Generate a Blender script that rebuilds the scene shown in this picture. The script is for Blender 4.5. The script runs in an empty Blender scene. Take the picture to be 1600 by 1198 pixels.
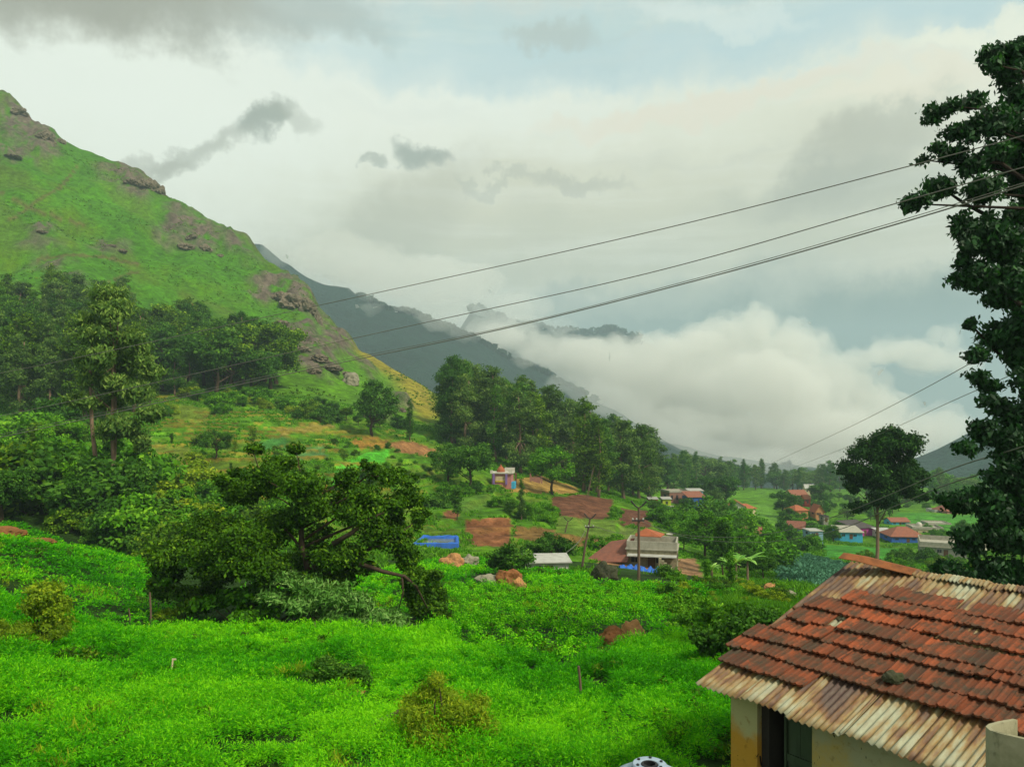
import bpy, math, random
import numpy as np
from mathutils import Vector, Matrix
# ---------------------------------------------------------------- camera, sky, sun, exposure
C = bpy.context.scene.collection
S = bpy.context.scene
HZ = 655.0; F = 1200.0                       # horizon row and focal length, in pixels of the 1600 px photograph
cam_d = bpy.data.cameras.new('camera'); cam = bpy.data.objects.new('camera', cam_d); C.objects.link(cam)
cam.location = (0, 0, 0); cam.rotation_euler = (math.radians(90), 0, 0)
cam_d.sensor_width = 36; cam_d.lens = 36*F/1600; cam_d.shift_y = (HZ-599)/1600
cam_d.clip_start = 0.1; cam_d.clip_end = 30000
S.camera = cam
SUN_AZ, SUN_EL = math.radians(128), math.radians(46)      # azimuth from +y towards +x
sd = bpy.data.lights.new('sun', 'SUN'); sd.energy = 4.0; sd.angle = math.radians(7); sd.color = (1.0, 0.92, 0.74)
sun = bpy.data.objects.new('sun', sd); C.objects.link(sun)
_d = Vector((math.sin(SUN_AZ)*math.cos(SUN_EL), math.cos(SUN_AZ)*math.cos(SUN_EL), math.sin(SUN_EL)))
sun.rotation_euler = _d.to_track_quat('Z', 'Y').to_euler()
S.view_settings.view_transform = 'Standard'; S.view_settings.look = 'None'; S.view_settings.exposure = 0.06; S.view_settings.gamma = 1
S.render.engine = 'CYCLES'
S.cycles.max_bounces = 5; S.cycles.diffuse_bounces = 2; S.cycles.glossy_bounces = 2; S.cycles.transmission_bounces = 2
S.cycles.transparent_max_bounces = 8; S.cycles.volume_bounces = 6
S.cycles.use_denoising = True; S.cycles.use_adaptive_sampling = True; S.cycles.adaptive_threshold = 0.02
S.cycles.sample_clamp_indirect = 4

class NT:
    """small helper to write node graphs"""
    def __init__(s, tree): s.t = tree; s.n = tree.nodes; s.l = tree.links
    def new(s, typ, **kw):
        n = s.n.new(typ)
        for k, v in kw.items(): setattr(n, k, v)
        return n
    def put(s, sock, v):
        if isinstance(v, bpy.types.NodeSocket): s.l.new(v, sock)
        elif isinstance(v, (tuple, list)) and len(v) == 3 and sock.type == 'RGBA': sock.default_value = (*v, 1)
        else: sock.default_value = v
    def math(s, op, a, b=0.0, c=0.0, clamp=False):
        n = s.new('ShaderNodeMath', operation=op, use_clamp=clamp)
        for i, v in enumerate((a, b, c)): s.put(n.inputs[i], v)
        return n.outputs[0]
    def vmath(s, op, a, b=(0, 0, 0)):
        n = s.new('ShaderNodeVectorMath', operation=op); s.put(n.inputs[0], a); s.put(n.inputs[1], b)
        return n.outputs['Value'] if op in ('LENGTH', 'DOT_PRODUCT') else n.outputs[0]
    def mix(s, f, a, b, mode='MIX'):
        n = s.new('ShaderNodeMix', data_type='RGBA', blend_type=mode)
        s.put(n.inputs[0], f); s.put(n.inputs[6], a); s.put(n.inputs[7], b)
        return n.outputs[2]
    def ss(s, v, lo, hi):
        n = s.new('ShaderNodeMapRange', interpolation_type='SMOOTHSTEP')
        s.put(n.inputs[0], v); n.inputs[1].default_value = lo; n.inputs[2].default_value = hi
        return n.outputs[0]
    def ramp(s, v, lo, hi, a=0.0, b=1.0):
        n = s.new('ShaderNodeMapRange'); s.put(n.inputs[0], v)
        for i, q in enumerate((lo, hi, a, b)): n.inputs[i+1].default_value = q
        return n.outputs[0]
    def noise(s, vec, scale, detail=4, rough=0.55, dist=0.0, w=None):
        n = s.new('ShaderNodeTexNoise'); s.put(n.inputs['Vector'], vec)
        n.inputs['Scale'].default_value = scale; n.inputs['Detail'].default_value = detail
        n.inputs['Roughness'].default_value = rough; n.inputs['Distortion'].default_value = dist
        return n
    def comb(s, x, y, z):
        n = s.new('ShaderNodeCombineXYZ')
        for i, v in enumerate((x, y, z)): s.put(n.inputs[i], v)
        return n.outputs[0]
    def sep(s, v):
        n = s.new('ShaderNodeSeparateXYZ'); s.put(n.inputs[0], v); return n.outputs
    def attr(s, name):
        return s.new('ShaderNodeAttribute', attribute_name=name)

# ---- the sky: a Nishita sky under layered overcast, every layer placed by azimuth and elevation on the sky dome
W = bpy.data.worlds.new('World'); S.world = W; W.use_nodes = True
W.node_tree.nodes.clear(); g = NT(W.node_tree)
def azel(u, v):
    x, z = (u-800)/F, (HZ-v)/F
    return math.atan(x), math.atan(z/math.sqrt(1+x*x))
tc = g.new('ShaderNodeTexCoord').outputs['Generated']
X, Y_, Z_ = g.sep(g.vmath('NORMALIZE', tc))
az = g.math('ARCTAN2', X, Y_); el = g.math('ARCSINE', Z_)
P = g.comb(g.math('MULTIPLY', az, 1.0), g.math('MULTIPLY', el, 1.0), g.math('MULTIPLY', Y_, 0.05))
wn = g.noise(P, 3.2, 5, 0.6)
warp = g.vmath('SUBTRACT', wn.outputs['Color'], (0.5, 0.5, 0.5))
wn2 = g.noise(P, 14, 5, 0.62)
warp2 = g.vmath('SUBTRACT', wn2.outputs['Color'], (0.5, 0.5, 0.5))
def sc3(v, k): 
    n = g.new('ShaderNodeVectorMath', operation='SCALE'); g.put(n.inputs[0], v); n.inputs[3].default_value = k; return n.outputs[0]
Pw = g.vmath('ADD', P, sc3(warp, 0.13)); Pw = g.vmath('ADD', Pw, sc3(warp2, 0.085))
PX, PY, _ = g.sep(Pw)
streak = g.noise(g.comb(g.math('MULTIPLY', PX, 1.2), g.math('MULTIPLY', PY, 6.0), 0.0), 3.0, 5, 0.55).outputs['Fac']
fine = g.noise(Pw, 7, 6, 0.6).outputs['Fac']
def blob(u, v, ru, rv, rot=0.0, soft=0.6):
    """soft-edged patch of the dome, warped by the noise above"""
    a0, e0 = azel(u, v); ca, sa = math.cos(rot), math.sin(rot)
    dx = g.math('SUBTRACT', PX, a0); dy = g.math('SUBTRACT', PY, e0)
    rx = g.math('ADD', g.math('MULTIPLY', dx, ca), g.math('MULTIPLY', dy, sa))
    ry = g.math('SUBTRACT', g.math('MULTIPLY', dy, ca), g.math('MULTIPLY', dx, sa))
    q = g.math('ADD', g.math('POWER', g.math('ABSOLUTE', g.math('DIVIDE', rx, ru/F)), 2.0), g.math('POWER', g.math('ABSOLUTE', g.math('DIVIDE', ry, rv/F)), 2.0))
    n = g.new('ShaderNodeMapRange', interpolation_type='SMOOTHSTEP'); g.put(n.inputs[0], q)
    n.inputs[1].default_value = 1+soft; n.inputs[2].default_value = max(0, 1-soft*1.2)
    return n.outputs[0]
eW = g.math('ADD', PY, g.math('MULTIPLY', g.math('SUBTRACT', streak, 0.5), 0.05))
cr = g.new('ShaderNodeValToRGB'); g.put(cr.inputs[0], g.ramp(eW, -0.02, 0.62))
E = cr.color_ramp.elements
def st(v): return (azel(800, v)[1]+0.02)/0.64
stops = [(700, (0.52, 0.55, 0.47)), (560, (0.52, 0.57, 0.50)), (430, (0.60, 0.62, 0.52)), (320, (0.74, 0.74, 0.61)), (215, (0.88, 0.89, 0.77)),
         (150, (0.90, 0.95, 0.88)), (95, (0.64, 0.81, 0.86)), (40, (0.61, 0.78, 0.82)), (-60, (0.72, 0.80, 0.80))]
while len(E) < len(stops): E.new(0.5)
for e, (v, c) in zip(E, stops): e.position = min(1, max(0, st(v))); e.color = (*c, 1)
col = cr.outputs[0]
col = g.mix(g.math('MULTIPLY', g.ss(streak, 0.50, 0.72), 0.30), col, (0.60, 0.62, 0.56))
st2 = g.noise(g.comb(g.math('MULTIPLY', az, 0.9), g.math('ADD', g.math('MULTIPLY', el, 9.0), g.math('MULTIPLY', PY, 1.2)), 4.0), 4.0, 6, 0.6).outputs['Fac']
col = g.mix(g.math('MULTIPLY', g.ss(st2, 0.42, 0.75), 0.35), col, (0.95, 0.98, 0.92))
col = g.mix(g.math('MULTIPLY', g.ss(fine, 0.52, 0.75), 0.25), col, (1.0, 0.97, 0.86))
def lay(col, m, k, c): return g.mix(g.math('MULTIPLY', m, k), col, c)
SKY_LAYERS = [  # (u, v, ru, rv, rotation, softness, strength, colour)
    (60, 215, 420, 120, 0, .9, .8, (1.0, 1.06, 1.0)), (420, 150, 520, 90, 0, .9, .6, (1.0, 1.06, 1.02)), (1100, 85, 560, 42, 0.0, .9, .6, (0.58, 0.76, 0.84)),
    (80, -4, 270, 52, 0.05, .9, .9, (0.38, 0.37, 0.30)), (430, 5, 170, 32, 0, .9, .55, (0.47, 0.49, 0.45)), (870, 45, 60, 18, 0, .9, .6, (0.52, 0.58, 0.56)),
    (405, 190, 44, 22, 0.6, .95, .8, (0.30, 0.34, 0.30)), (455, 185, 40, 18, -0.3, .9, .5, (0.45, 0.48, 0.42)), (310, 248, 74, 17, 0.55, .9, .65, (0.44, 0.46, 0.40)), (235, 268, 70, 16, 0.2, .9, .6, (0.45, 0.46, 0.4)),
    (652, 248, 36, 18, -0.25, .9, .8, (0.33, 0.38, 0.35)), (590, 262, 15, 9, 0, .9, .6, (0.36, 0.41, 0.37)), (760, 290, 60, 7, 0.0, .9, .35, (0.42, 0.46, 0.42)),
    (1340, 240, 110, 34, 0.5, .9, .6, (0.45, 0.46, 0.40)), (1330, 300, 150, 30, 0.1, .9, .55, (0.46, 0.49, 0.44)), (900, 292, 90, 12, 0, .9, .5, (0.48, 0.5, 0.45)),
    (640, 350, 130, 50, 0.7, .9, .3, (0.45, 0.46, 0.40)), (1100, 170, 230, 14, 0.06, .9, .55, (0.95, 0.85, 0.72)), (1440, 130, 150, 18, 0.12, .9, .6, (1.0, 0.93, 0.78)), (1520, 55, 110, 16, 0.1, .9, .7, (1.05, 1.05, 0.9)),
    (1120, 20, 120, 16, -0.3, .9, .6, (0.85, 0.95, 0.95)), (1450, 410, 330, 36, 0.05, .9, .5, (0.80, 0.78, 0.66)),
    (1200, 520, 420, 75, 0.0, .8, .95, (0.20, 0.28, 0.27)), (1480, 600, 260, 95, 0, .8, .95, (0.18, 0.26, 0.26)), (1050, 455, 260, 30, 0.1, .9, .6, (0.42, 0.48, 0.44)),
]
for (u, v, ru, rv, rot, so, k, c) in SKY_LAYERS: col = lay(col, blob(u, v, ru, rv, rot, so), k, c)
sky = g.new('ShaderNodeTexSky', sky_type='NISHITA'); sky.sun_disc = False; sky.sun_elevation = SUN_EL; sky.sun_rotation = SUN_AZ
col = g.mix(0.10, col, g.mix(1.0, sky.outputs[0], (0.1, 0.1, 0.1), 'MULTIPLY'))
col = g.mix(1.0, col, (0.92, 0.93, 0.86), 'MULTIPLY')
bg = g.new('ShaderNodeBackground'); g.put(bg.inputs[0], col); bg.inputs[1].default_value = 1.0
g.l.new(bg.outputs[0], g.new('ShaderNodeOutputWorld').inputs[0])
W.cycles.sampling_method = 'MANUAL'; W.cycles.sample_map_resolution = 512

# ---------------------------------------------------------------- helpers
rng = np.random.default_rng(7); random.seed(7)
def tag(o, label=None, cat=None, group=None, kind=None):
    for k, v in (('label', label), ('category', cat), ('group', group), ('kind', kind)):
        if v: o[k] = v
    return o
def empty(name, loc=(0, 0, 0), rz=0.0, **kw):
    o = bpy.data.objects.new(name, None); C.objects.link(o); o.location = loc; o.rotation_euler = (0, 0, rz); o.empty_display_size = 0.3
    return tag(o, **kw)
def link(name, me, parent=None, mats=()):
    o = bpy.data.objects.new(name, me); C.objects.link(o)
    for m in mats if isinstance(mats, (list, tuple)) else [mats]: me.materials.append(m)
    if parent: o.parent = parent
    return o
def mesh_np(name, V, Q, attrs=None, smooth=False, uv=None):
    """fast mesh from arrays of vertices and quads"""
    V = np.asarray(V, np.float32); Q = np.asarray(Q, np.int32)
    me = bpy.data.meshes.new(name)
    me.vertices.add(len(V)); me.vertices.foreach_set('co', V.ravel())
    k = Q.shape[1]
    me.loops.add(Q.size); me.loops.foreach_set('vertex_index', Q.ravel())
    me.polygons.add(len(Q)); me.polygons.foreach_set('loop_start', np.arange(0, Q.size, k, dtype=np.int32))
    me.polygons.foreach_set('loop_total', np.full(len(Q), k, np.int32))
    me.polygons.foreach_set('use_smooth', np.full(len(Q), smooth))
    for n, a in (attrs or {}).items():
        a = np.asarray(a, np.float32)
        if a.ndim == 1: at = me.attributes.new(n, 'FLOAT', 'POINT'); at.data.foreach_set('value', a)
        else:
            at = me.attributes.new(n, 'FLOAT_COLOR', 'POINT')
            at.data.foreach_set('color', np.concatenate([a, np.ones((len(a), 1), np.float32)], 1).ravel())
    me.update(); me.validate()
    return me
class MB:
    """collects boxes, tubes, sheets into one mesh"""
    def __init__(s): s.v = []; s.f = []; s.c = []
    def add(s, V, Fs, c=0.5):
        b = len(s.v); s.v += [tuple(map(float, p)) for p in V]; s.f += [tuple(int(i)+b for i in f) for f in Fs]
        s.c += [float(c)]*len(V); return s
    def box(s, x0, x1, y0, y1, z0, z1, M=None, c=0.5):
        V = [Vector(p) for p in ((x0,y0,z0),(x1,y0,z0),(x1,y1,z0),(x0,y1,z0),(x0,y0,z1),(x1,y0,z1),(x1,y1,z1),(x0,y1,z1))]
        if M: V = [M @ p for p in V]
        return s.add(V, [(0,3,2,1),(4,5,6,7),(0,1,5,4),(1,2,6,5),(2,3,7,6),(3,0,4,7)], c)
    def tube(s, pts, rad, n=8, c=0.5, caps=True):
        pts = [Vector(p) for p in pts]
        if not isinstance(rad, (list, tuple)): rad = [rad]*len(pts)
        V = []; up = Vector((0.13, 0.21, 1)).normalized()
        for i, p in enumerate(pts):
            d = (pts[min(i+1, len(pts)-1)]-pts[max(i-1, 0)]).normalized()
            a = d.cross(up if abs(d.dot(up)) < .95 else Vector((1, 0, 0))).normalized(); b = d.cross(a)
            V += [p+(a*math.cos(2*math.pi*k/n)+b*math.sin(2*math.pi*k/n))*rad[i] for k in range(n)]
        Fs = [(i*n+k, i*n+(k+1) % n, (i+1)*n+(k+1) % n, (i+1)*n+k) for i in range(len(pts)-1) for k in range(n)]
        if caps: Fs += [tuple(range(n))[::-1], tuple((len(pts)-1)*n+k for k in range(n))]
        return s.add(V, Fs, c)
    def sheet(s, V, Fs, th, c=0.5):
        """a polygon sheet with thickness th downwards"""
        V = [Vector(p) for p in V]; n = len(V)
        V2 = [p-Vector((0, 0, th)) for p in V]
        ed = {}
        for f in Fs:
            for a, b in zip(f, f[1:]+f[:1]): ed[(a, b)] = 1
        side = [(b, a, a+n, b+n) for (a, b) in ed if (b, a) not in ed]
        return s.add(V+V2, [tuple(f) for f in Fs]+[tuple(i+n for i in f[::-1]) for f in Fs]+side, c)
    def mesh(s, name, smooth=False):
        me = bpy.data.meshes.new(name); me.from_pydata(s.v, [], s.f)
        at = me.attributes.new('tint', 'FLOAT', 'POINT'); at.data.foreach_set('value', np.array(s.c, np.float32))
        if smooth: me.polygons.foreach_set('use_smooth', [True]*len(me.polygons))
        me.update(); return me
    def build(s, name, mat, parent=None, smooth=False): return link(name, s.mesh(name, smooth), parent, mat)

def mat(name, build, rough=0.85, spec=0.3):
    """principled material; build(g, bsdf) returns the base colour socket or tuple"""
    m = bpy.data.materials.new(name); m.use_nodes = True; g = NT(m.node_tree)
    b = m.node_tree.nodes['Principled BSDF']; b.inputs['Roughness'].default_value = rough; b.inputs['Specular IOR Level'].default_value = spec
    c = build(g, b)
    if c is not None: g.put(b.inputs['Base Color'], c)
    return m
def plain(name, c, c2=None, scale=2.0, rough=0.85, spec=0.3, bump=0.0, stretch=(1, 1, 1), k=0.6):
    """painted or weathered surface: two tones mixed by noise"""
    c2 = c2 or tuple(q*0.6 for q in c)
    def f(g, b):
        oc = g.vmath('MULTIPLY', g.new('ShaderNodeTexCoord').outputs['Object'], stretch)
        n = g.noise(oc, scale, 6, 0.62).outputs['Fac']; n2 = g.noise(oc, scale*7, 4, 0.6).outputs['Fac']
        t = g.math('ADD', g.math('MULTIPLY', g.ss(n, 0.40, 0.66), k), g.math('MULTIPLY', g.ss(n2, 0.5, 0.75), 0.25))
        if bump:
            bm = g.new('ShaderNodeBump'); bm.inputs['Strength'].default_value = bump; bm.inputs['Distance'].default_value = 0.05
            g.put(bm.inputs['Height'], n2); g.l.new(bm.outputs[0], b.inputs['Normal'])
        return g.mix(t, c, c2)
    return mat(name, f, rough, spec)
def leafmat(name, dark, mid, light, trans=0.3, gloss=0.10):
    """foliage: colour varies from leaf to leaf ('tint') and a little from plant to plant"""
    m = bpy.data.materials.new(name); m.use_nodes = True; m.node_tree.nodes.clear(); g = NT(m.node_tree)
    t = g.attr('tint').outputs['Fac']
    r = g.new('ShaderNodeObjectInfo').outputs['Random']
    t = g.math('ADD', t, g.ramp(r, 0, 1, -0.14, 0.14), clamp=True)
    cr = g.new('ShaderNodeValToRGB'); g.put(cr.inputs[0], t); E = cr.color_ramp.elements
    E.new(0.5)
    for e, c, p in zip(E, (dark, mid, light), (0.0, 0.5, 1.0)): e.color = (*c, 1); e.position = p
    p = g.new('ShaderNodeBsdfPrincipled'); g.put(p.inputs['Base Color'], cr.outputs[0]); p.inputs['Roughness'].default_value = 0.65
    p.inputs['Specular IOR Level'].default_value = gloss
    tr = g.new('ShaderNodeBsdfTranslucent'); g.put(tr.inputs[0], g.mix(1.0, cr.outputs[0], (1.3, 1.25, 0.6), 'MULTIPLY'))
    mx = g.new('ShaderNodeMixShader'); mx.inputs[0].default_value = trans
    g.l.new(p.outputs[0], mx.inputs[1]); g.l.new(tr.outputs[0], mx.inputs[2])
    g.l.new(mx.outputs[0], g.new('ShaderNodeOutputMaterial').inputs[0])
    return m

# value noise in numpy
_T = np.random.default_rng(3).random((256, 256)).astype(np.float32)
def vn(x, y):
    x = np.asarray(x, np.float64); y = np.asarray(y, np.float64)
    xi = np.floor(x).astype(int); yi = np.floor(y).astype(int); fx = x-xi; fy = y-yi
    fx = fx*fx*(3-2*fx); fy = fy*fy*(3-2*fy)
    a = _T[xi & 255, yi & 255]; b = _T[(xi+1) & 255, yi & 255]; c = _T[xi & 255, (yi+1) & 255]; d = _T[(xi+1) & 255, (yi+1) & 255]
    return (a*(1-fx)+b*fx)*(1-fy)+(c*(1-fx)+d*fx)*fy
def fbm(x, y, sc, oct=4, seed=0):
    r = 0; a = 1; t = 0
    for i in range(oct):
        r = r+a*vn(x/sc*2**i+17.3*seed+5.1*i, y/sc*2**i+9.7*seed+3.3*i); t += a; a *= 0.5
    return r/t
def sstep(x, a, b):
    t = np.clip((x-a)/(b-a), 0, 1); return t*t*(3-2*t)
def inpoly(px, py, poly):
    r = np.zeros(np.shape(px), bool); n = len(poly)
    for i in range(n):
        x0, y0 = poly[i]; x1, y1 = poly[(i+1) % n]
        if y0 == y1: continue
        c = ((y0 > py) != (y1 > py)) & (px < (x1-x0)*(py-y0)/(y1-y0)+x0); r ^= c
    return r
# ---------------------------------------------------------------- terrain: one height field, the hillside, the terraces, the crop field and the valley
YT = np.array([16, 25, 35, 50, 57, 65, 75, 100, 130, 160, 200, 250, 300, 400], float)
TAB = {
 -700: [1150, 1000, 905, 835, 825, 830, 830, 760, 710, 670, 620, 540, 480, 330],
 -300: [1150, 1000, 905, 838, 826, 835, 830, 760, 710, 680, 640, 570, 520, 380],
 0:    [1180, 1025, 935, 842, 824, 845, 842, 775, 725, 690, 650, 575, 520, 400],
 100:  [1190, 1040, 960, 872, 850, 866, 858, 782, 732, 692, 648, 578, 518, 398],
 200:  [1192, 1050, 975, 915, 890, 884, 872, 798, 742, 702, 656, 602, 556, 455],
 300:  [1195, 1055, 984, 928, 905, 895, 880, 820, 760, 714, 664, 615, 575, 480],
 400:  [1195, 1055, 984, 931, 915, 902, 888, 840, 777, 727, 672, 627, 594, 502],
 500:  [1195, 1055, 984, 931, 915, 902, 888, 850, 790, 737, 682, 641, 611, 532],
 600:  [1195, 1055, 984, 931, 915, 902, 890, 858, 806, 756, 702, 664, 640, 605],
 700:  [1195, 1055, 984, 931, 915, 902, 890, 862, 817, 772, 720, 682, 656, 636],
 800:  [1195, 1055, 984, 931, 915, 902, 890, 868, 830, 784, 752, 727, 702, 668],
 900:  [1195, 1055, 984, 931, 915, 902, 890, 873, 840, 803, 776, 754, 736, 705],
 1000: [1195, 1055, 984, 931, 917, 906, 897, 883, 854, 825, 800, 788, 778, 758],
 1100: [1200, 1065, 1000, 945, 932, 921, 912, 903, 880, 860, 836, 813, 799, 776],
 1250: [1205, 1075, 1015, 960, 945, 933, 922, 912, 894, 879, 856, 833, 816, 791],
 1450: [1210, 1085, 1020, 965, 950, 940, 932, 925, 905, 886, 861, 836, 813, 786],
 1650: [1210, 1085, 1020, 965, 950, 940, 932, 925, 905, 882, 856, 831, 809, 781],
 2500: [1210, 1085, 1020, 965, 950, 940, 932, 925, 905, 880, 850, 822, 797, 765],
}
RU = [-700, -300, 0, 40, 90, 130, 200, 238, 250, 300, 345, 400, 440, 478, 492, 500, 560, 620, 670, 700, 760]
RV = [-250, -60, 137, 165, 215, 238, 264, 278, 295, 318, 352, 395, 425, 443, 462, 490, 545, 582, 612, 640, 662]
RY = [720, 690, 620, 610, 600, 595, 580, 575, 572, 560, 550, 535, 520, 505, 500, 497, 470, 440, 425, 415, 410]
FAR_U = [760, 900, 1000, 1100, 1250, 1450, 1650, 2500]
FAR_V = [690, 722, 742, 757, 765, 761, 752, 730]     # at 620 m
Us = np.concatenate([[-3000, -2000, -1300], np.arange(-700, 2301, 5), [2800, 3600, 4600]]).astype(float)
Yg = np.concatenate([[1.0, 3.0, 5.0], np.geomspace(6.5, 760, 700), [820, 900, 1000, 1150, 1300, 1500]])
def gsm(a, sig, ax):
    if sig <= 0: return a
    r = int(3*sig)+1; k = np.exp(-0.5*(np.arange(-r, r+1)/sig)**2); k /= k.sum()
    p = [(0, 0)]*a.ndim; p[ax] = (r, r); b = np.pad(a, p, mode='edge'); out = np.zeros_like(a)
    for i, w in enumerate(k):
        sl = [slice(None)]*a.ndim; sl[ax] = slice(i, i+a.shape[ax]); out += w*b[tuple(sl)]
    return out
tk = sorted(TAB); tabu = np.array([np.interp(Us, tk, [TAB[k][j] for k in tk]) for j in range(len(YT))])   # (nY, nU)
tabu = gsm(tabu, 9, 1)
ZT = (HZ-tabu)*YT[:, None]/F
Zg = np.zeros((len(Yg), len(Us)))
for i, u in enumerate(Us):
    yr = np.interp(u, RU, RY); vr = np.interp(u, RU, RV)
    ys = [0.5, 8]; zs = [-6.3, -6.55]
    ys += list(YT); zs += list(ZT[:, i])
    if u < 700:
        zr = (HZ-vr)*yr/F
        if yr < 440: ys.pop(); zs.pop()
        ys += [yr, yr*1.04, yr*1.3, 1300, 1600]; zs += [zr, zr-4, zr-yr*0.16, -150, -200]
    else:
        vf = np.interp(u, FAR_U, FAR_V); zf = (HZ-vf)*620/F
        ys += [620, 760, 1000, 1300, 1600]; zs += [zf, zf-14, zf-70, -170, -210]
    Zg[:, i] = np.interp(Yg, ys, zs)
Zg = gsm(gsm(Zg, 2.0, 1), 5.0, 0)
# put the skyline back where the smoothing lowered it
UU, YY = np.meshgrid(Us, Yg); XX = (UU-800)/F*YY
near_r = np.exp(-((YY-np.interp(UU, RU, RY))/38)**2)*(UU < 705)
crag = sstep(UU, 130, 240)*0
Zg += near_r*3.5
# relief
mtn = sstep(Zg, 8, 60)*(UU < 760)
rel = (fbm(XX, YY, 60, 5, 1)-0.5)*26*mtn + (fbm(XX, YY, 16, 4, 2)-0.5)*5*mtn
Zg += rel*(1-np.exp(-((YY-np.interp(UU, RU, RY))/60)**2)*0.65)
mid = sstep(YY, 80, 110)*(1-mtn)
Zg += (fbm(XX, YY, 14, 4, 3)-0.5)*1.6*mid
Zg += ((fbm(XX, YY, 5, 3, 4)-0.5)*0.45+(fbm(XX, YY, 1.8, 2, 14)-.5)*.30)*(1-sstep(YY, 60, 90))
# gullies running down the mountain flank
gl = fbm(XX*0.5+YY*0.25, YY*0.1-XX*0.1, 16, 4, 8); Zg += (gl-0.5)*14*mtn
VV = HZ-F*Zg/YY
# rock areas, marked on the hillside
ROCKS = [[(0,137),(60,180),(110,225),(75,215),(30,190),(0,180)], [(0,180),(60,195),(100,235),(60,245),(0,215)], [(140,262),(200,262),(250,280),(256,300),(215,310),(170,290)],
 [(255,335),(290,325),(330,355),(335,390),(300,392),(258,380)], [(385,440),(440,430),(480,445),(497,475),(500,500),(462,480),(400,468)], [(150,375),(205,380),(200,398),(160,390)],
 [(430,505),(500,520),(540,545),(520,600),(470,580),(440,540)], [(55,255),(0,240),(0,225),(90,250)], [(240,350),(262,350),(262,372),(240,368)], [(45,355),(85,350),(82,370),(50,372)],
 [(560,560),(580,565),(590,590),(575,588)], [(600,620),(645,625),(640,645),(605,640)], [(560,640),(620,650),(600,665),(565,658)], [(330,352),(352,352),(412,405),(405,415),(360,392)], [(500,490),(560,540),(552,560),(505,525)]]
jx = (fbm(XX, YY, 7, 4, 5)-0.5)*44; jy = (fbm(XX, YY, 7, 4, 6)-0.5)*30
rock = np.zeros_like(Zg)
for p in ROCKS: rock = np.maximum(rock, inpoly(UU+jx, VV+jy, p).astype(float))
rock *= (YY > 260)
rock = np.maximum(rock, ((fbm(XX, YY, 22, 4, 9) > 0.74) & (mtn > .35)).astype(float)*0.8)
rocks = gsm(gsm(rock, 1.0, 0), 0.8, 1)
crg = np.abs(fbm(XX, YY, 9, 4, 11)-0.5)*2
Zg += rocks*((1-crg)*8.0-3.6 + (np.floor(fbm(XX, YY, 13, 3, 12)*9)/9-0.4)*6)
# terraces on the farmed slopes
tm = sstep(UU, 190, 260)*(1-sstep(UU, 1010, 1060))*sstep(YY, 100, 112)*(1-sstep(YY, 235, 262))*(1-sstep(UU-690, 0, 60)*sstep(YY, 185, 200))
zz = Zg+(fbm(XX, YY, 45, 3, 13)-0.5)*4.5; stp = 1.2
fr = zz/stp-np.floor(zz/stp); terr = (np.floor(zz/stp)+sstep(fr, 0.66, 0.98)*1.0)*stp-zz
Zg += terr*tm
bank = ((fr > 0.80) & (fr < 1.0)).astype(float)*tm
# low step where the field ends on the right
VV = HZ-F*Zg/YY
def hz(x, y):
    """ground height at a place"""
    x = np.atleast_1d(np.asarray(x, float)); y = np.clip(np.atleast_1d(np.asarray(y, float)), 1.01, 1499)
    u = np.clip(800+F*x/y, Us[0]+1, Us[-1]-1)
    i = np.clip(np.searchsorted(Us, u)-1, 0, len(Us)-2); j = np.clip(np.searchsorted(Yg, y)-1, 0, len(Yg)-2)
    a = (u-Us[i])/(Us[i+1]-Us[i]); b = (y-Yg[j])/(Yg[j+1]-Yg[j])
    return (Zg[j, i]*(1-a)+Zg[j, i+1]*a)*(1-b)+(Zg[j+1, i]*(1-a)+Zg[j+1, i+1]*a)*b
def inplot(x, y):
    u = np.clip(800+F*x/y, Us[0]+1, Us[-1]-1); return FM[np.clip(np.searchsorted(Yg, y)-1, 0, len(Yg)-2), np.clip(np.searchsorted(Us, u)-1, 0, len(Us)-2)] > .5
def gz(x, y): return float(hz(x, y)[0])
def on_ground(u, v, ymin=8.0, ymax=740.0):
    """the place on the ground seen at a pixel of the photograph"""
    ys = np.geomspace(ymin, ymax, 900); z = hz((u-800)/F*ys, ys); vv = HZ-F*z/ys
    k = np.argmax(vv <= v) if (vv <= v).any() else int(np.argmin(vv))
    y = ys[k]; return Vector(((u-800)/F*y, y, float(z[k])))
def at(u, v, Y): return Vector(((u-800)/F*Y, Y, (HZ-v)/F*Y))
# field colours
n1 = fbm(XX, YY, 30, 4, 21)[..., None]; n2 = fbm(XX, YY, 6, 4, 22)[..., None]; n3 = fbm(XX, YY, 90, 3, 23)[..., None]
def c3(*c): return np.array(c)[None, None, :]
grass = c3(0.047, 0.152, 0.003)*(0.55+0.9*n2)
grass = grass*(1-sstep(n1, .45, .7)*.6)+c3(0.082, 0.13, 0.005)*sstep(n1, .45, .7)*.6
G = grass*(0.7+0.6*n3)
low = (1-mtn)[..., None]
G = G*(1-low)+(c3(0.075, 0.19, 0.006)*(0.4+1.2*n2))*low
hl = sstep(fbm(XX, YY, 3.0, 3, 31), .5, .66)[..., None]*(mtn[..., None])
G = G*(1-hl*.4)+c3(0.05, 0.15, 0.012)*hl*.4
och = (inpoly(UU+jx*.5, VV+jy*.5, [(540,530),(600,560),(680,610),(690,650),(660,660),(620,600),(575,565)]) & (YY > 250)).astype(float)
och = gsm(gsm(och, 2, 0), 2, 1)[..., None]
G = G*(1-och)+c3(0.22, 0.19, 0.02)*(.6+.8*n2)*och
brownish = sstep(fbm(XX+YY, YY, 40, 4, 33), .56, .7)[..., None]*mtn[..., None]*.22
G = G*(1-brownish)+c3(0.13, 0.11, 0.03)*brownish
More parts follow.
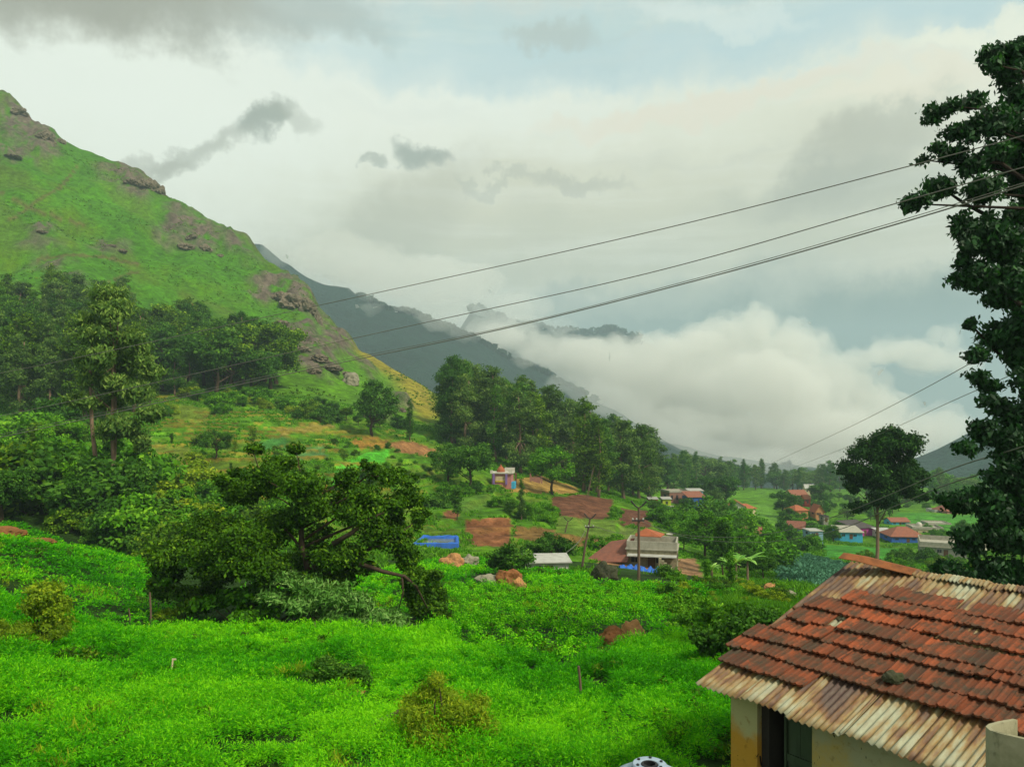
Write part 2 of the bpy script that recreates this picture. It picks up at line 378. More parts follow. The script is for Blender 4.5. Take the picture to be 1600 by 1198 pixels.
rk = rocks[..., None]*sstep(fbm(XX, YY, 5, 3, 77), .28, .42)[..., None]; rc = c3(0.115, 0.092, 0.07)*(.35+1.3*fbm(XX, YY, 3, 4, 24)[..., None])
rc = rc*(1-.5*sstep(n2, .5, .65))+c3(0.05, .12, .02)*.5*sstep(n2, .5, .65)
G = G*(1-rk)+rc*rk
FIELDS = [  # (colour, polygon in the photograph, nearest, farthest)
 ((0.21,0.085,0.035), [(722,812),(795,808),(796,856),(740,852)], 90, 200), ((0.21,0.09,0.04), [(690,798),(715,798),(712,812),(688,808)], 90, 200),
 ((0.13,0.055,0.03), [(862,776),(905,772),(958,782),(952,810),(868,806)], 90, 260), ((0.12,0.05,0.03), [(968,793),(1020,800),(1015,826),(970,820)], 90, 260),
 ((0.17,0.10,0.03), [(798,820),(950,835),(950,858),(805,842)], 80, 200), ((0.10,0.17,0.02), [(870,806),(965,812),(962,842),(868,832)], 80, 220), ((0.12,0.18,0.03), [(968,822),(1050,832),(1050,856),(968,846)], 80, 220),
 ((0.26,0.13,0.05), [(600,690),(645,688),(690,705),(686,714),(620,706)], 120, 260), ((0.07,0.34,0.02), [(560,712),(608,700),(604,718),(560,735),(515,732)], 110, 240), ((0.07,0.30,0.02), [(505,738),(560,735),(590,745),(530,760),(500,752)], 100, 240),
 ((0.33,0.20,0.03), [(470,760),(505,752),(520,768),(480,775)], 100, 220), ((0.30,0.17,0.03), [(545,690),(585,682),(605,690),(600,700),(560,700)], 110, 260), ((0.22,0.18,0.04), [(430,670),(520,662),(520,670),(440,680)], 110, 260),
 ((0.08,0.20,0.05), [(450,700),(505,698),(510,712),(460,722)], 100, 240), ((0.05,0.17,0.03), [(400,690),(450,680),(452,700),(405,705)], 100, 240), ((0.13,0.18,0.02), [(230,690),(300,700),(300,730),(250,740),(200,720)], 90, 240), ((0.13,0.20,0.02), [(265,630),(330,640),(320,665),(270,660)], 120, 260),
 ((0.06,0.16,0.08), [(1205,862),(1260,866),(1330,882),(1330,925),(1215,905)], 90, 400), ((0.09,0.20,0.02), [(700,780),(760,770),(790,790),(720,800)], 90, 240), ((0.05,0.22,0.02), [(1280,850),(1420,858),(1400,884),(1290,872)], 90, 400), ((0.06,0.22,0.02), [(1400,800),(1540,806),(1540,832),(1400,826)], 200, 700),
 ((0.30,0.19,0.05), [(780,755),(840,742),(905,762),(900,772),(800,770)], 120, 240), ((0.28,0.16,0.08), [(1055,872),(1088,872),(1098,905),(1060,905)], 70, 200), ((0.10,0.24,0.02), [(1160,790),(1200,788),(1230,830),(1190,830)], 200, 700),
 ((0.24,0.13,0.06), [(930,880),(1000,868),(1060,880),(1060,900),(940,893)], 70, 140)]
VV = HZ-F*Zg/YY
j1 = (fbm(XX, YY, 4, 3, 41)-.5)*9; j2 = (fbm(XX, YY, 4, 3, 42)-.5)*6
FM = np.zeros_like(Zg)
for c, p, ya, yb in FIELDS:
    m = (inpoly(UU+j1, VV+j2, p) & (YY > ya) & (YY < yb)).astype(float)[..., None]; FM = np.maximum(FM, m[..., 0])
    G = G*(1-m)+np.array(c)*(.7+.6*n2)*m
bk = (bank*(fbm(XX, YY, 12, 3, 43) > .50)*(1-sstep(UU+j1*3, 650, 700)*.85))[..., None]*0.9
G = G*(1-bk)+(c3(0.21, 0.17, 0.02)*(.5+.9*n2))*bk
tops = (tm*(1-bank))[..., None]*(1-FM[..., None])*.6
tone = fbm(XX, YY, 22, 2, 44)[..., None]
G = G*(1-tops)+(c3(0.065, .20, .012)*(tone > .5)+c3(0.035, .13, .012)*(tone > .62)*-.3+c3(0.12, .17, .015)*(tone <= .5))*(.6+.7*n2)*tops
FIELD = [(-60,812),(30,822),(100,848),(160,862),(225,892),(240,945),(330,900),(600,905),(700,868),(830,872),(990,905),(1110,918),(1165,915),(1150,930),(1080,935),(1040,950),(1080,1010),(1110,1040),(1300,1110),(1300,1500),(-500,1600),(-500,812)]
fld = ((YY < 92) & (VV > 800)).astype(float)[..., None]
G = G*(1-fld)+(c3(0.020, 0.052, 0.006)*(.5+n2))*fld
pth = np.full_like(Zg, 99.0)
for pl_ in ([(60,405),(110,398),(165,402),(216,413)], [(170,442),(200,428),(218,424)], [(15,345),(50,320),(95,292),(120,262)], [(0,300),(60,330),(130,352)]):
    for (x0, y0), (x1, y1) in zip(pl_, pl_[1:]):
        dx, dy = x1-x0, y1-y0; t = np.clip(((UU-x0)*dx+(VV+j2*.4-y0)*dy)/(dx*dx+dy*dy), 0, 1); pth = np.minimum(pth, np.hypot(UU-x0-t*dx, VV+j2*.4-y0-t*dy))
pm = ((pth < 2.2) & (YY > 200)).astype(float)[..., None]*.75; G = G*(1-pm)+c3(0.10, 0.075, 0.03)*pm
mottle = fbm(XX, YY, 1.8, 3, 88)[..., None]; G = G*(1+(mottle-.5)*1.1*low)
G = np.clip(G, 0.004, 0.9)
nY, nU = Zg.shape
idx = np.arange(nY*nU).reshape(nY, nU)
Q = np.stack([idx[:-1, :-1], idx[:-1, 1:], idx[1:, 1:], idx[1:, :-1]], -1).reshape(-1, 4)
def ground_f(g, b):
    gm = g.new('ShaderNodeNewGeometry').outputs['Position']
    c = g.attr('albedo').outputs['Color']
    a = g.noise(gm, 0.35, 6, 0.68).outputs['Fac']; d = g.noise(gm, 2.2, 5, 0.65).outputs['Fac']
    k = g.math('ADD', g.ramp(a, 0.3, 0.7, 0.55, 1.45), g.ramp(d, 0.3, 0.7, -0.3, 0.3))
    bm = g.new('ShaderNodeBump'); bm.inputs['Strength'].default_value = 0.9; bm.inputs['Distance'].default_value = 1.2
    g.put(bm.inputs['Height'], g.math('ADD', a, g.math('MULTIPLY', d, 0.3))); g.l.new(bm.outputs[0], b.inputs['Normal'])
    return g.mix(1.0, c, g.comb(k, k, k), 'MULTIPLY')
M_ground = mat('ground', ground_f, 0.95, 0.1)
gme = mesh_np('ground', np.stack([XX, YY, Zg], -1).reshape(-1, 3), Q, {'albedo': G.reshape(-1, 3)}, True)
ground = link('ground', gme, None, M_ground); tag(ground, kind='structure')

# far ranges
def rangemesh(name, U, V, Yd, depth, base, col, amp=20, sc=140, ustep=6, seed=50):
    us = np.arange(U[0], U[-1]+1, ustep, dtype=float)
    x = (us-800)/F; ys = np.interp(us, U, Yd) if hasattr(Yd, '__len__') else np.full_like(us, Yd)
    top = (HZ-np.interp(us, U, V))*ys/F
    K = 60; V3 = []
    for k in range(K+1):
        t = k/K; ff = 1-t               # t=0 ridge, t=1 foot (towards the camera)
        yy = ys-depth*t; z = base+(top-base)*(ff**1.15)
        xx = x*ys*(1-0.0*t)
        gn = (fbm(xx+yy*.6, yy*.35, sc, 5, seed)-.5)*amp*4*math.sin(min(1, t*3)*math.pi/2)+(fbm(xx, yy, sc*.18, 3, seed+1)-.5)*amp*.5
        V3.append(np.stack([xx, yy, z+gn], -1))
    V3 = [np.stack([x*ys, ys+depth*.5, np.full_like(us, base)], -1)]+V3
    A = np.array(V3); n, m = A.shape[:2]; ix = np.arange(n*m).reshape(n, m)
    q = np.stack([ix[:-1, :-1], ix[1:, :-1], ix[1:, 1:], ix[:-1, 1:]], -1).reshape(-1, 4)
    me = mesh_np(name, A.reshape(-1, 3), q, None, True)
    def f(g, b):
        P = g.new('ShaderNodeNewGeometry').outputs['Position']
        a = g.noise(P, 0.012, 6, 0.62).outputs['Fac']; d = g.noise(P, 0.06, 5, 0.7).outputs['Fac']
        bm = g.new('ShaderNodeBump'); bm.inputs['Strength'].default_value = 1.0; bm.inputs['Distance'].default_value = 25
        g.put(bm.inputs['Height'], d); g.l.new(bm.outputs[0], b.inputs['Normal'])
        return g.mix(g.math('ADD', g.ss(a, .4, .62), g.math('MULTIPLY', g.ss(d, .45, .6), .5), clamp=True), col, tuple(q*1.9 for q in col))
    o = link(name, me, None, mat(name, f, 0.95, 0.05)); tag(o, kind='structure')
    return A[1]
r2 = rangemesh('mountain', [250,330,380,410,440,480,505,545,560,600,640,690,740,800,850,900,960,1040,1120,1300,1500],
     [378,376,379,384,408,434,443,450,462,482,490,512,530,565,585,610,640,690,712,735,745], 1900, 1050, -170, (0.006,0.020,0.013), 26, 260, 5, 50)
r3 = rangemesh('mountain', [600,680,722,738,748,760,775,800,850,880,905,935,958,975,1000,1020,1060,1140,1300],
     [640,570,508,484,483,492,497,508,514,520,524,519,518,524,531,539,580,640,700], 3000, 900, -150, (0.006,0.020,0.013), 16, 220, 4, 60)
r4 = rangemesh('mountain', [1300,1360,1410,1440,1470,1500,1530,1560,1620,1700,1900,2300],
     [760,742,722,714,700,684,672,660,636,600,520,400], 1300, 600, -130, (0.006,0.022,0.013), 20, 180, 5, 70)
# trees along the crest of the second range, and a wood covering it
def crestwood(A, n, u0, u1, smin, smax, seed):
    r = np.random.default_rng(seed); V = []; Fq = []
    us = 800+F*A[:, 0]/A[:, 1]
    P = []
    for _ in range(n):
        u = r.uniform(u0, u1); x = np.interp(u, us, A[:, 0]); y = np.interp(u, us, A[:, 1]); z = np.interp(u, us, A[:, 2])
        s = r.uniform(smin, smax); P.append((x, y, z+s*.45, s))
    for (x, y, z, s) in P:
        for k in range(46):
            d = r.normal(size=3); d /= np.linalg.norm(d); c = np.array((x, y, z))+d*s*.5*np.array((1, 1, .75)); a = r.normal(size=3)*s*.16; b_ = r.normal(size=3)*s*.16
            i = len(V); V += [c-a, c+b_, c+a, c-b_]; Fq.append((i, i+1, i+2, i+3))
        i = len(V); V += [np.array((x-.6, y, z-s)), np.array((x+.6, y, z-s)), np.array((x+.4, y, z)), np.array((x-.4, y, z))]; Fq.append((i, i+1, i+2, i+3))
    return np.array(V), np.array(Fq)
M_farwood = plain('far_wood', (0.014, 0.036, 0.014), (0.03, 0.06, 0.02), 0.05, 0.95, 0.05)
v_, q_ = crestwood(r2, 260, 560, 930, 7, 17, 5)
tag(link('wood', mesh_np('wood', v_, q_), None, M_farwood), 'thin dark wood along the crest of the blue mountain', 'wood', None, 'stuff')
v_, q_ = crestwood(r3, 120, 735, 1000, 10, 30, 6)
tag(link('wood', mesh_np('wood', v_, q_), None, M_farwood), 'dark wood on the farthest crest above the cloud', 'wood', None, 'stuff')
# ---------------------------------------------------------------- plants
L_euc = leafmat('eucalyptus_leaves', (0.024, 0.066, 0.010), (0.082, 0.175, 0.028), (0.30, 0.44, 0.08))
L_dark = leafmat('dark_leaves', (0.014, 0.055, 0.005), (0.050, 0.155, 0.012), (0.18, 0.36, 0.03))
L_green = leafmat('green_leaves', (0.022, 0.085, 0.004), (0.082, 0.26, 0.008), (0.26, 0.52, 0.02))
L_yellow = leafmat('yellow_leaves', (0.05, 0.11, 0.005), (0.18, 0.30, 0.010), (0.44, 0.50, 0.02))
L_grey = leafmat('grey_leaves', (0.025, 0.10, 0.012), (0.11, 0.27, 0.04), (0.34, 0.52, 0.16), 0.2)
L_tree = leafmat('spreading_tree_leaves', (0.014, 0.050, 0.003), (0.062, 0.165, 0.006), (0.28, 0.47, 0.02))
L_cab = leafmat('cabbage_leaves', (0.03, 0.11, 0.06), (0.09, 0.24, 0.14), (0.25, 0.45, 0.32), 0.15)
L_olive = leafmat('olive_leaves', (0.016, 0.050, 0.003), (0.068, 0.165, 0.006), (0.30, 0.46, 0.02))
L_right = leafmat('glossy_leaves', (0.003, 0.022, 0.005), (0.014, 0.075, 0.014), (0.06, 0.22, 0.03), 0.25, 0.4)
L_crop = leafmat('crop_leaves', (0.012, 0.10, 0.002), (0.056, 0.36, 0.003), (0.26, 0.68, 0.008), 0.35, 0.05)
L_banana = leafmat('banana_leaves', (0.05, 0.18, 0.02), (0.18, 0.42, 0.06), (0.40, 0.64, 0.16), 0.3)
M_bark = plain('bark', (0.07, 0.05, 0.032), (0.025, 0.02, 0.014), 3, 0.95, 0.1, 0.5, (1, 1, .25))
M_darkbark = plain('dark_bark', (0.035, 0.028, 0.02), (0.015, 0.012, 0.01), 3, 0.95, 0.1, 0.5, (1, 1, .25))
L_lone = leafmat('lone_tree_leaves', (0.006, 0.030, 0.005), (0.026, 0.085, 0.012), (0.09, 0.22, 0.03), 0.22)
M_palebark = plain('pale_bark', (0.22, 0.15, 0.10), (0.09, 0.06, 0.04), 1.5, 0.95, 0.1, 0.4, (1, 1, .25))

def leaves(cl, n, L, W, droop=0.3, seed=0, shell=0.55, toplight=0.35, flat=0.75, out=0.7):
    """n leaves spread through clumps cl = [(x,y,z,r[,rz])]; upward-facing leaves are tinted lighter, as if lit from above"""
    r = np.random.default_rng(seed); cl = np.array([(c if len(c) == 5 else (*c, c[3]*flat)) for c in cl], float)
    w = cl[:, 3]**1.15*cl[:, 4]**.6; k = r.choice(len(cl), n, p=w/w.sum())
    d = r.normal(size=(n, 3)); d /= np.linalg.norm(d, axis=1)[:, None]
    rad = r.random(n)**shell*(0.8+0.4*r.random(n))
    # sub-clumps: leaves gather in tufts
    nt = max(8, n//26); tk_ = r.choice(len(cl), nt, p=w/w.sum()); td = r.normal(size=(nt, 3)); td /= np.linalg.norm(td, axis=1)[:, None]
    tr = r.random(nt)**.45*.95; tpos = cl[tk_, :3]+td*tr[:, None]*np.stack([cl[tk_, 3], cl[tk_, 3], cl[tk_, 4]], 1)
    pick = r.integers(0, nt, n); trad = cl[tk_[pick], 3]*0.20+L*0.6
    P1 = tpos[pick]+r.normal(size=(n, 3))*trad[:, None]*np.array((.62, .62, .42))
    P2 = cl[k, :3]+d*rad[:, None]*np.stack([cl[k, 3], cl[k, 3], cl[k, 4]], 1)
    use = (r.random(n) < 0.8)[:, None]; P = np.where(use, P1, P2); ctr = np.where(use, cl[tk_[pick], :3], cl[k, :3])
    N = P-ctr; N /= np.linalg.norm(N, axis=1)[:, None]+1e-6
    N = N*out+r.normal(size=(n, 3))*0.55+np.array((0, 0, .35)); N /= np.linalg.norm(N, axis=1)[:, None]
    A = np.cross(N, r.normal(size=(n, 3))); A /= np.linalg.norm(A, axis=1)[:, None]+1e-6
    A[:, 2] -= droop; A /= np.linalg.norm(A, axis=1)[:, None]
    B = np.cross(N, A); B /= np.linalg.norm(B, axis=1)[:, None]+1e-6
    s = (0.65+0.7*r.random(n))[:, None]; a = A*L*s/2; b = B*W*s/2
    V = np.stack([P-a, P+b-a*.15, P+a, P-b-a*.15], 1).reshape(-1, 3)
    tt = r.random(nt)[pick]; T = np.clip(0.12+0.36*r.random(n)+0.46*(tt-.3)+toplight*(np.clip(N[:, 2], 0, 1)-.3)*.6, 0, 1)  # light from above painted into the tint of leaves facing up
    return V, np.arange(4*n).reshape(n, 4), np.repeat(T, 4)
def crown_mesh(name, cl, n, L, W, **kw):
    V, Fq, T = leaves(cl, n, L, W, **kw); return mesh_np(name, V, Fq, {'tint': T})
def limbs(mb, base, cl, r0, top=None, every=1, seed=0, bend=0.12, n=6, split=0.45):
    """a tapered, slightly crooked trunk and a limb to each clump"""
    r = random.Random(seed); base = Vector(base); top = Vector(top)
    pts = []; m = 7; lean = Vector((r.uniform(-1, 1), r.uniform(-1, 1), 0))*bend*(top-base).length*.3
    for i in range(m+1):
        t = i/m; pts.append(base.lerp(top, t)+lean*math.sin(t*math.pi)+Vector((r.uniform(-1, 1), r.uniform(-1, 1), 0))*r0*.5*(i > 0))
    rad = [r0*(1.35 if i == 0 else 1)*(1-.78*i/m) for i in range(m+1)]
    mb.tube(pts, rad, n)
    for j, c in enumerate(cl[::every]):
        c = Vector(c[:3]); t = min(.97, max(split, 1-(top.z-c.z+ (c-top).length*.45)/(top-base).length)); i = int(t*m); p = pts[i].lerp(pts[min(i+1, m)], t*m-i)
        q = p.lerp(c, .5)+Vector((r.uniform(-1, 1), r.uniform(-1, 1), r.uniform(-.3, 1.0)))*(c-p).length*.24
        rr = rad[i]*.5
        mb.tube([p, p.lerp(q, .5)+Vector((0, 0, .02)), q, q.lerp(c, .6), c], [rr, rr*.8, rr*.6, rr*.4, rr*.18], 5)
def proto_tree(kind, seed):
    """one metre-true tree of a kind: returns (crown mesh, trunk mesh, height)"""
    r = random.Random(seed); cl = []; mb = MB()
    if kind == 'eucalyptus':
        H = 24; nlay = 10; low_ = r.choice((3.5, 4.5, 7.5))
        for i in range(nlay):
            t = i/(nlay-1); z = low_+t*(22.5-low_); R = (1.3+2.9*math.sin(math.pi*min(1, .18+t*.86)))*r.uniform(.8, 1.15)
            for k in range(4 if i < nlay-1 else 2):
                a = r.uniform(0, 6.28); q = r.uniform(.25, 1)*R; cl.append((math.cos(a)*q, math.sin(a)*q, z+r.uniform(-1, 1), r.uniform(1.2, 2.1), r.uniform(1.0, 1.9)))
        me = crown_mesh('crown', cl, 11000, .60, .26, droop=.9, seed=seed, flat=1.0); limbs(mb, (0, 0, -1), cl, .42, (r.uniform(-1, 1), r.uniform(-1, 1), 22), 2, seed)
    elif kind == 'slim':
        H = 22
        for i in range(15):
            t = i/14; z = 4+t*17; R = 2.1*(1-t)**.7+.3; a = r.uniform(0, 6.28); q = r.uniform(.1, .8)*R
            cl.append((math.cos(a)*q, math.sin(a)*q, z, .7+R*.55, .8+R*.55))
        me = crown_mesh('crown', cl, 5500, .55, .22, droop=.7, seed=seed); limbs(mb, (0, 0, -1), cl, .32, (0, 0, 20.5), 2, seed)
    elif kind == 'broad':
        H = 11
        for i in range(24):
            a = r.uniform(0, 6.28); q = math.sqrt(r.random())*4.3; zt = 5.2+4.6*math.sqrt(max(0, 1-(q/4.9)**2)); cl.append((math.cos(a)*q, math.sin(a)*q, r.uniform(4.0, zt), r.uniform(1.1, 1.9), r.uniform(.9, 1.4)))
        me = crown_mesh('crown', cl, 7500, .42, .26, droop=.3, seed=seed); limbs(mb, (0, 0, -1), cl, .36, (0, 0, 7.5), 1, seed, split=.3)
    elif kind == 'shrub':
        H = 3
        for i in range(16):
            a = r.uniform(0, 6.28); q = math.sqrt(r.random())*1.9; cl.append((math.cos(a)*q, math.sin(a)*q, r.uniform(.3, 2.4*math.sqrt(1-(q/2.2)**2)+.3), r.uniform(.5, 1.0)))
        me = crown_mesh('crown', cl, 4200, .26, .16, droop=.2, seed=seed); limbs(mb, (0, 0, -.5), cl, .09, (0, 0, 1.4), 1, seed, split=.2)
    elif kind == 'young':
        H = 8
        for i in range(12):
            t = i/11; R = 1.5*math.sin(math.pi*(.2+.75*t)); a = r.uniform(0, 6.28); q = r.uniform(0, .7)*R; cl.append((math.cos(a)*q, math.sin(a)*q, 2.2+t*5, r.uniform(.6, 1.05)))
        me = crown_mesh('crown', cl, 3800, .34, .2, droop=.5, seed=seed); limbs(mb, (0, 0, -.6), cl, .14, (0, 0, 6.6), 1, seed)
    return me, mb.mesh('trunk', True), H
PROTO = {}
for kind, num in (('eucalyptus', 5), ('slim', 3), ('broad', 4), ('shrub', 5), ('young', 3)): PROTO[kind] = [proto_tree(kind, 100+i*7+len(kind)) for i in range(num)]
_matcopy = {}
def place_tree(name, kind, leaf, x, y, height, label, cat, group=None, i=None, wide=1.0, bark=None, z=None, sink=0.2, seed=0):
    r = random.Random(int(x*131+y*17)+seed); i = r.randrange(len(PROTO[kind])) if i is None else i
    cme, tme, H = PROTO[kind][i]; k = height/H
    root = empty(name, (x, y, (gz(x, y) if z is None else z)-sink), r.uniform(0, 6.28), label=label, cat=cat, group=group)
    w = k*wide*r.uniform(.92, 1.1); root.scale = (w, w, k)
    key = (kind, i, leaf.name)
    if key not in _matcopy:
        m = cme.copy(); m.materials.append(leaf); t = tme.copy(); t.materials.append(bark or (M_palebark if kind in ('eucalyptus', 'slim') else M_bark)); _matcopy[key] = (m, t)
    for nm, me in zip(('crown', 'trunk'), _matcopy[key]):
        o = bpy.data.objects.new(nm, me); C.objects.link(o); o.parent = root
    return root
def px_tree(name, kind, leaf, u, v, hpx, label, cat='tree', group=None, **kw):
    """a tree whose foot is seen at (u, v), hpx pixels tall"""
    p = on_ground(u, v); return place_tree(name, kind, leaf, p.x, p.y, hpx*p.y/F, label, cat, group, **kw)
# ---- groves
def grove(poly, n, kinds, hrange, label, group, name='eucalyptus_tree', leafs=(L_euc,), seed=1, mind=4.5, cat='tree', wide=1.0, ymin=60):
    r = random.Random(seed); pts = []; us = [p[0] for p in poly]; vs = [p[1] for p in poly]; k = 0
    while len(pts) < n and k < n*60:
        k += 1; u = r.uniform(min(us), max(us)); v = r.uniform(min(vs), max(vs))
        if not inpoly(np.array([u]), np.array([v]), poly)[0]: continue
        p = on_ground(u, v, ymin)
        if inplot(p.x, p.y): continue
        if any((p.x-q.x)**2+(p.y-q.y)**2 < mind**2 for q in pts): continue
        pts.append(p)
    # every plant gets its place in the grove: part of it, row, and count from the left
    uu = sorted(800+F*p.x/p.y for p in pts); yy = sorted(p.y for p in pts); SEC = ['left end', 'left half', 'middle', 'right half', 'right end'] if n > 12 else ['left part', 'right part']; ROW = ['front row', 'middle row', 'back row'] if n > 24 else ['front row', 'back row']
    cells = {}
    for p in pts:
        i = min(len(SEC)-1, int(uu.index(800+F*p.x/p.y)/len(uu)*len(SEC))); j = min(len(ROW)-1, int(yy.index(p.y)/len(yy)*len(ROW))); cells.setdefault((i, j), []).append(p)
    ORD = ['first', 'second', 'third', 'fourth', 'fifth', 'sixth', 'seventh', 'eighth', 'ninth', 'tenth', 'eleventh', 'twelfth']
    for (i, j), ps in cells.items():
        ps.sort(key=lambda p: p.x/p.y)
        for k, p in enumerate(ps):
            lb = f"{label}, {SEC[i]}, {ROW[j]}" + (f", {ORD[k]} from left" if len(ps) > 1 else '')
            place_tree(name, r.choice(kinds), r.choice(leafs), p.x, p.y, r.uniform(*hrange), lb, cat, group, wide=wide, seed=seed)
grove([(-70,655),(-70,540),(20,520),(110,505),(185,525),(250,555),(262,600),(240,640),(140,668)], 80, ['eucalyptus', 'eucalyptus', 'slim'], (20, 27), 'tall eucalyptus of the grove under the hillside', 'eucalyptus grove under the hillside', leafs=(L_euc, L_euc, L_olive, L_dark), seed=11, mind=4.2, wide=1.2)
grove([(240,560),(300,545),(380,560),(432,585),(445,615),(330,622),(250,625)], 40, ['broad', 'eucalyptus'], (18, 27), 'dark full tree beside the hillside grove', 'dark trees beside the eucalyptus grove', 'dark_tree', (L_dark, L_dark, L_olive), 12, 5, wide=1.1)
grove([(690,690),(700,672),(760,668),(830,690),(900,715),(990,745),(1030,768),(1030,784),(960,782),(870,765),(780,725)], 96, ['eucalyptus', 'eucalyptus', 'eucalyptus', 'slim'], (22, 29), 'tall eucalyptus of the wood behind the temple', 'eucalyptus wood behind the temple', leafs=(L_euc, L_dark, L_olive, L_euc), seed=13, mind=4.2, wide=1.25)
grove([(455,655),(470,640),(540,645),(660,668),(690,685),(560,668)], 16, ['shrub', 'broad'], (3, 6), 'dark bushy tree between terraces and hillside', 'tree belt above the terraces', 'bushy_tree', (L_dark, L_olive), 14, 4)
grove([(1040,770),(1180,765),(1330,770),(1340,762),(1180,757),(1040,760)], 46, ['eucalyptus', 'broad', 'slim'], (15, 24), 'hazy tree of the far tree line', 'far tree line across the valley', 'hazy_tree', (L_euc, L_dark), 15, 9, wide=1.3)
grove([(1330,775),(1600,760),(1700,756),(1700,772),(1340,790)], 34, ['broad', 'eucalyptus'], (10, 19), 'hazy tree on the far right slope', 'far trees on the right valley slope', 'hazy_tree', (L_euc, L_green), 16, 9, wide=1.3)
# ---- the bushy gully on the left
grove([(-60,760),(0,690),(80,668),(130,700),(150,760),(220,800),(225,860),(100,838),(-60,815)], 34, ['broad', 'young', 'shrub'], (5, 10), 'tall dense bush left of the big eucalyptus', 'bushes of the left gully', 'tall_bush', (L_olive, L_green, L_green, L_dark), 21, 2.4, 'bush', 1.1)
grove([(190,760),(330,742),(470,790),(420,840),(330,870),(225,878),(185,840)], 38, ['shrub', 'shrub', 'young'], (3.0, 6.0), 'leafy bush behind the great spreading tree', 'bushes behind the spreading tree', 'bush', (L_green, L_olive, L_yellow, L_green), 22, 2.2, 'bush', 1.1)
grove([(100,835),(225,868),(330,880),(420,880),(420,855),(250,845),(120,812)], 30, ['shrub'], (2.4, 3.8), 'low dark bush of the upper field hedge', 'hedge bushes along the upper field', 'hedge_bush', (L_dark, L_olive, L_green), 23, 1.3, 'bush', 1.1, 50)
grove([(190,700),(320,668),(420,672),(430,705),(400,735),(230,752)], 13, ['shrub', 'young'], (2, 4), 'bright green bush left of the terraces', 'bushes left of the terraces', 'bush', (L_green, L_olive, L_yellow), 24, 3, 'bush')
grove([(250,655),(300,615),(400,615),(480,640),(460,650),(330,650)], 22, ['shrub', 'shrub', 'broad'], (3, 5.5), 'light green bush above the umbrella shaped tree', 'bushes above the umbrella tree', 'bush', (L_green, L_yellow, L_green, L_dark), 25, 3.5, 'bush')
grove([(415,690),(640,690),(690,745),(600,770),(460,765)], 40, ['shrub'], (.8, 1.7), 'small round shrub on the terraced fields', 'small shrubs on the terraces', 'shrub', (L_dark, L_olive, L_green), 26, 3, 'shrub')
grove([(680,740),(740,745),(765,768),(830,790),(840,830),(780,800),(700,790)], 20, ['shrub', 'shrub', 'young'], (1.3, 3.2), 'green shrub on the bank below the temple', 'shrubs below the temple', 'shrub', (L_green, L_dark, L_green), 27, 2.4, 'shrub')
grove([(840,790),(880,800),(970,800),(965,860),(905,858),(850,812)], 12, ['shrub'], (1.4, 2.6), 'green shrub between the brown ploughed plots', 'shrubs between ploughed plots', 'shrub', (L_green,), 28, 2.4, 'shrub')
grove([(1060,835),(1130,800),(1190,845),(1210,890),(1130,905),(1070,870)], 34, ['broad', 'shrub', 'young', 'broad'], (4.5, 9), 'green tree of the thicket beside the farmhouse', 'thicket right of the farmhouse', 'thicket_tree', (L_green, L_green, L_dark), 29, 3)
grove([(1010,800),(1060,790),(1130,800),(1100,835),(1040,830)], 16, ['shrub', 'broad'], (2.5, 5), 'green tree before the lime green hut', 'trees before the lime and orange huts', 'village_tree', (L_green, L_dark), 30, 5)
grove([(1180,800),(1260,815),(1330,835),(1320,865),(1220,858),(1180,835)], 28, ['broad', 'shrub', 'shrub'], (3, 5.5), 'green tree among the middle village roofs', 'village trees in the middle of the valley', 'village_tree', (L_green, L_dark, L_green), 31, 4.5)
grove([(1230,780),(1330,782),(1420,800),(1400,815),(1320,815),(1240,800)], 30, ['broad', 'young'], (4, 8), 'soft green tree by the far orange houses', 'trees around the far orange houses', 'village_tree', (L_euc, L_green, L_dark), 32, 7)
grove([(1330,870),(1480,868),(1570,890),(1600,930),(1340,900)], 30, ['broad', 'shrub'], (2.2, 3.8), 'dark bush behind the tiled house ridge', 'dark bushes behind the tiled house', 'dark_bush', (L_dark, L_green, L_olive), 33, 3.2, 'bush')
grove([(1190,775),(1330,778),(1560,790),(1560,835),(1400,826),(1300,830),(1200,812)], 46, ['shrub', 'shrub', 'broad'], (2.0, 4.2), 'small bush on the village meadows', 'bushes on the village meadows', 'meadow_bush', (L_green, L_olive, L_dark), 38, 4.5, 'bush', 1.3)
grove([(1480,830),(1560,800),(1700,800),(1700,880),(1520,870)], 26, ['broad'], (4, 7), 'green tree behind the large overhanging tree', 'trees behind the large right tree', 'slope_tree', (L_green, L_dark), 34, 5)
grove([(1370,835),(1500,812),(1560,830),(1500,850),(1430,840)], 10, ['shrub'], (1.5, 3), 'low green bush beside the blue walled house', 'bushes by the blue walled house', 'bush', (L_green,), 35, 4, 'bush')
grove([(1020,930),(1100,905),(1220,915),(1230,940),(1130,960),(1060,945)], 42, ['shrub'], (.6, 1.35), 'ragged shrub on the rough field bank', 'shrubs on the rough bank', 'shrub', (L_green, L_green, L_yellow, L_olive), 36, 1.2, 'shrub', 1.0, 30)
grove([(1050,950),(1110,955),(1140,1000),(1100,1010),(1060,985)], 22, ['shrub'], (.9, 1.6), 'bright green shrub beside the orange boulder', 'shrubs beside the orange boulder', 'shrub', (L_green,), 37, .9, 'shrub', 1.0, 25)
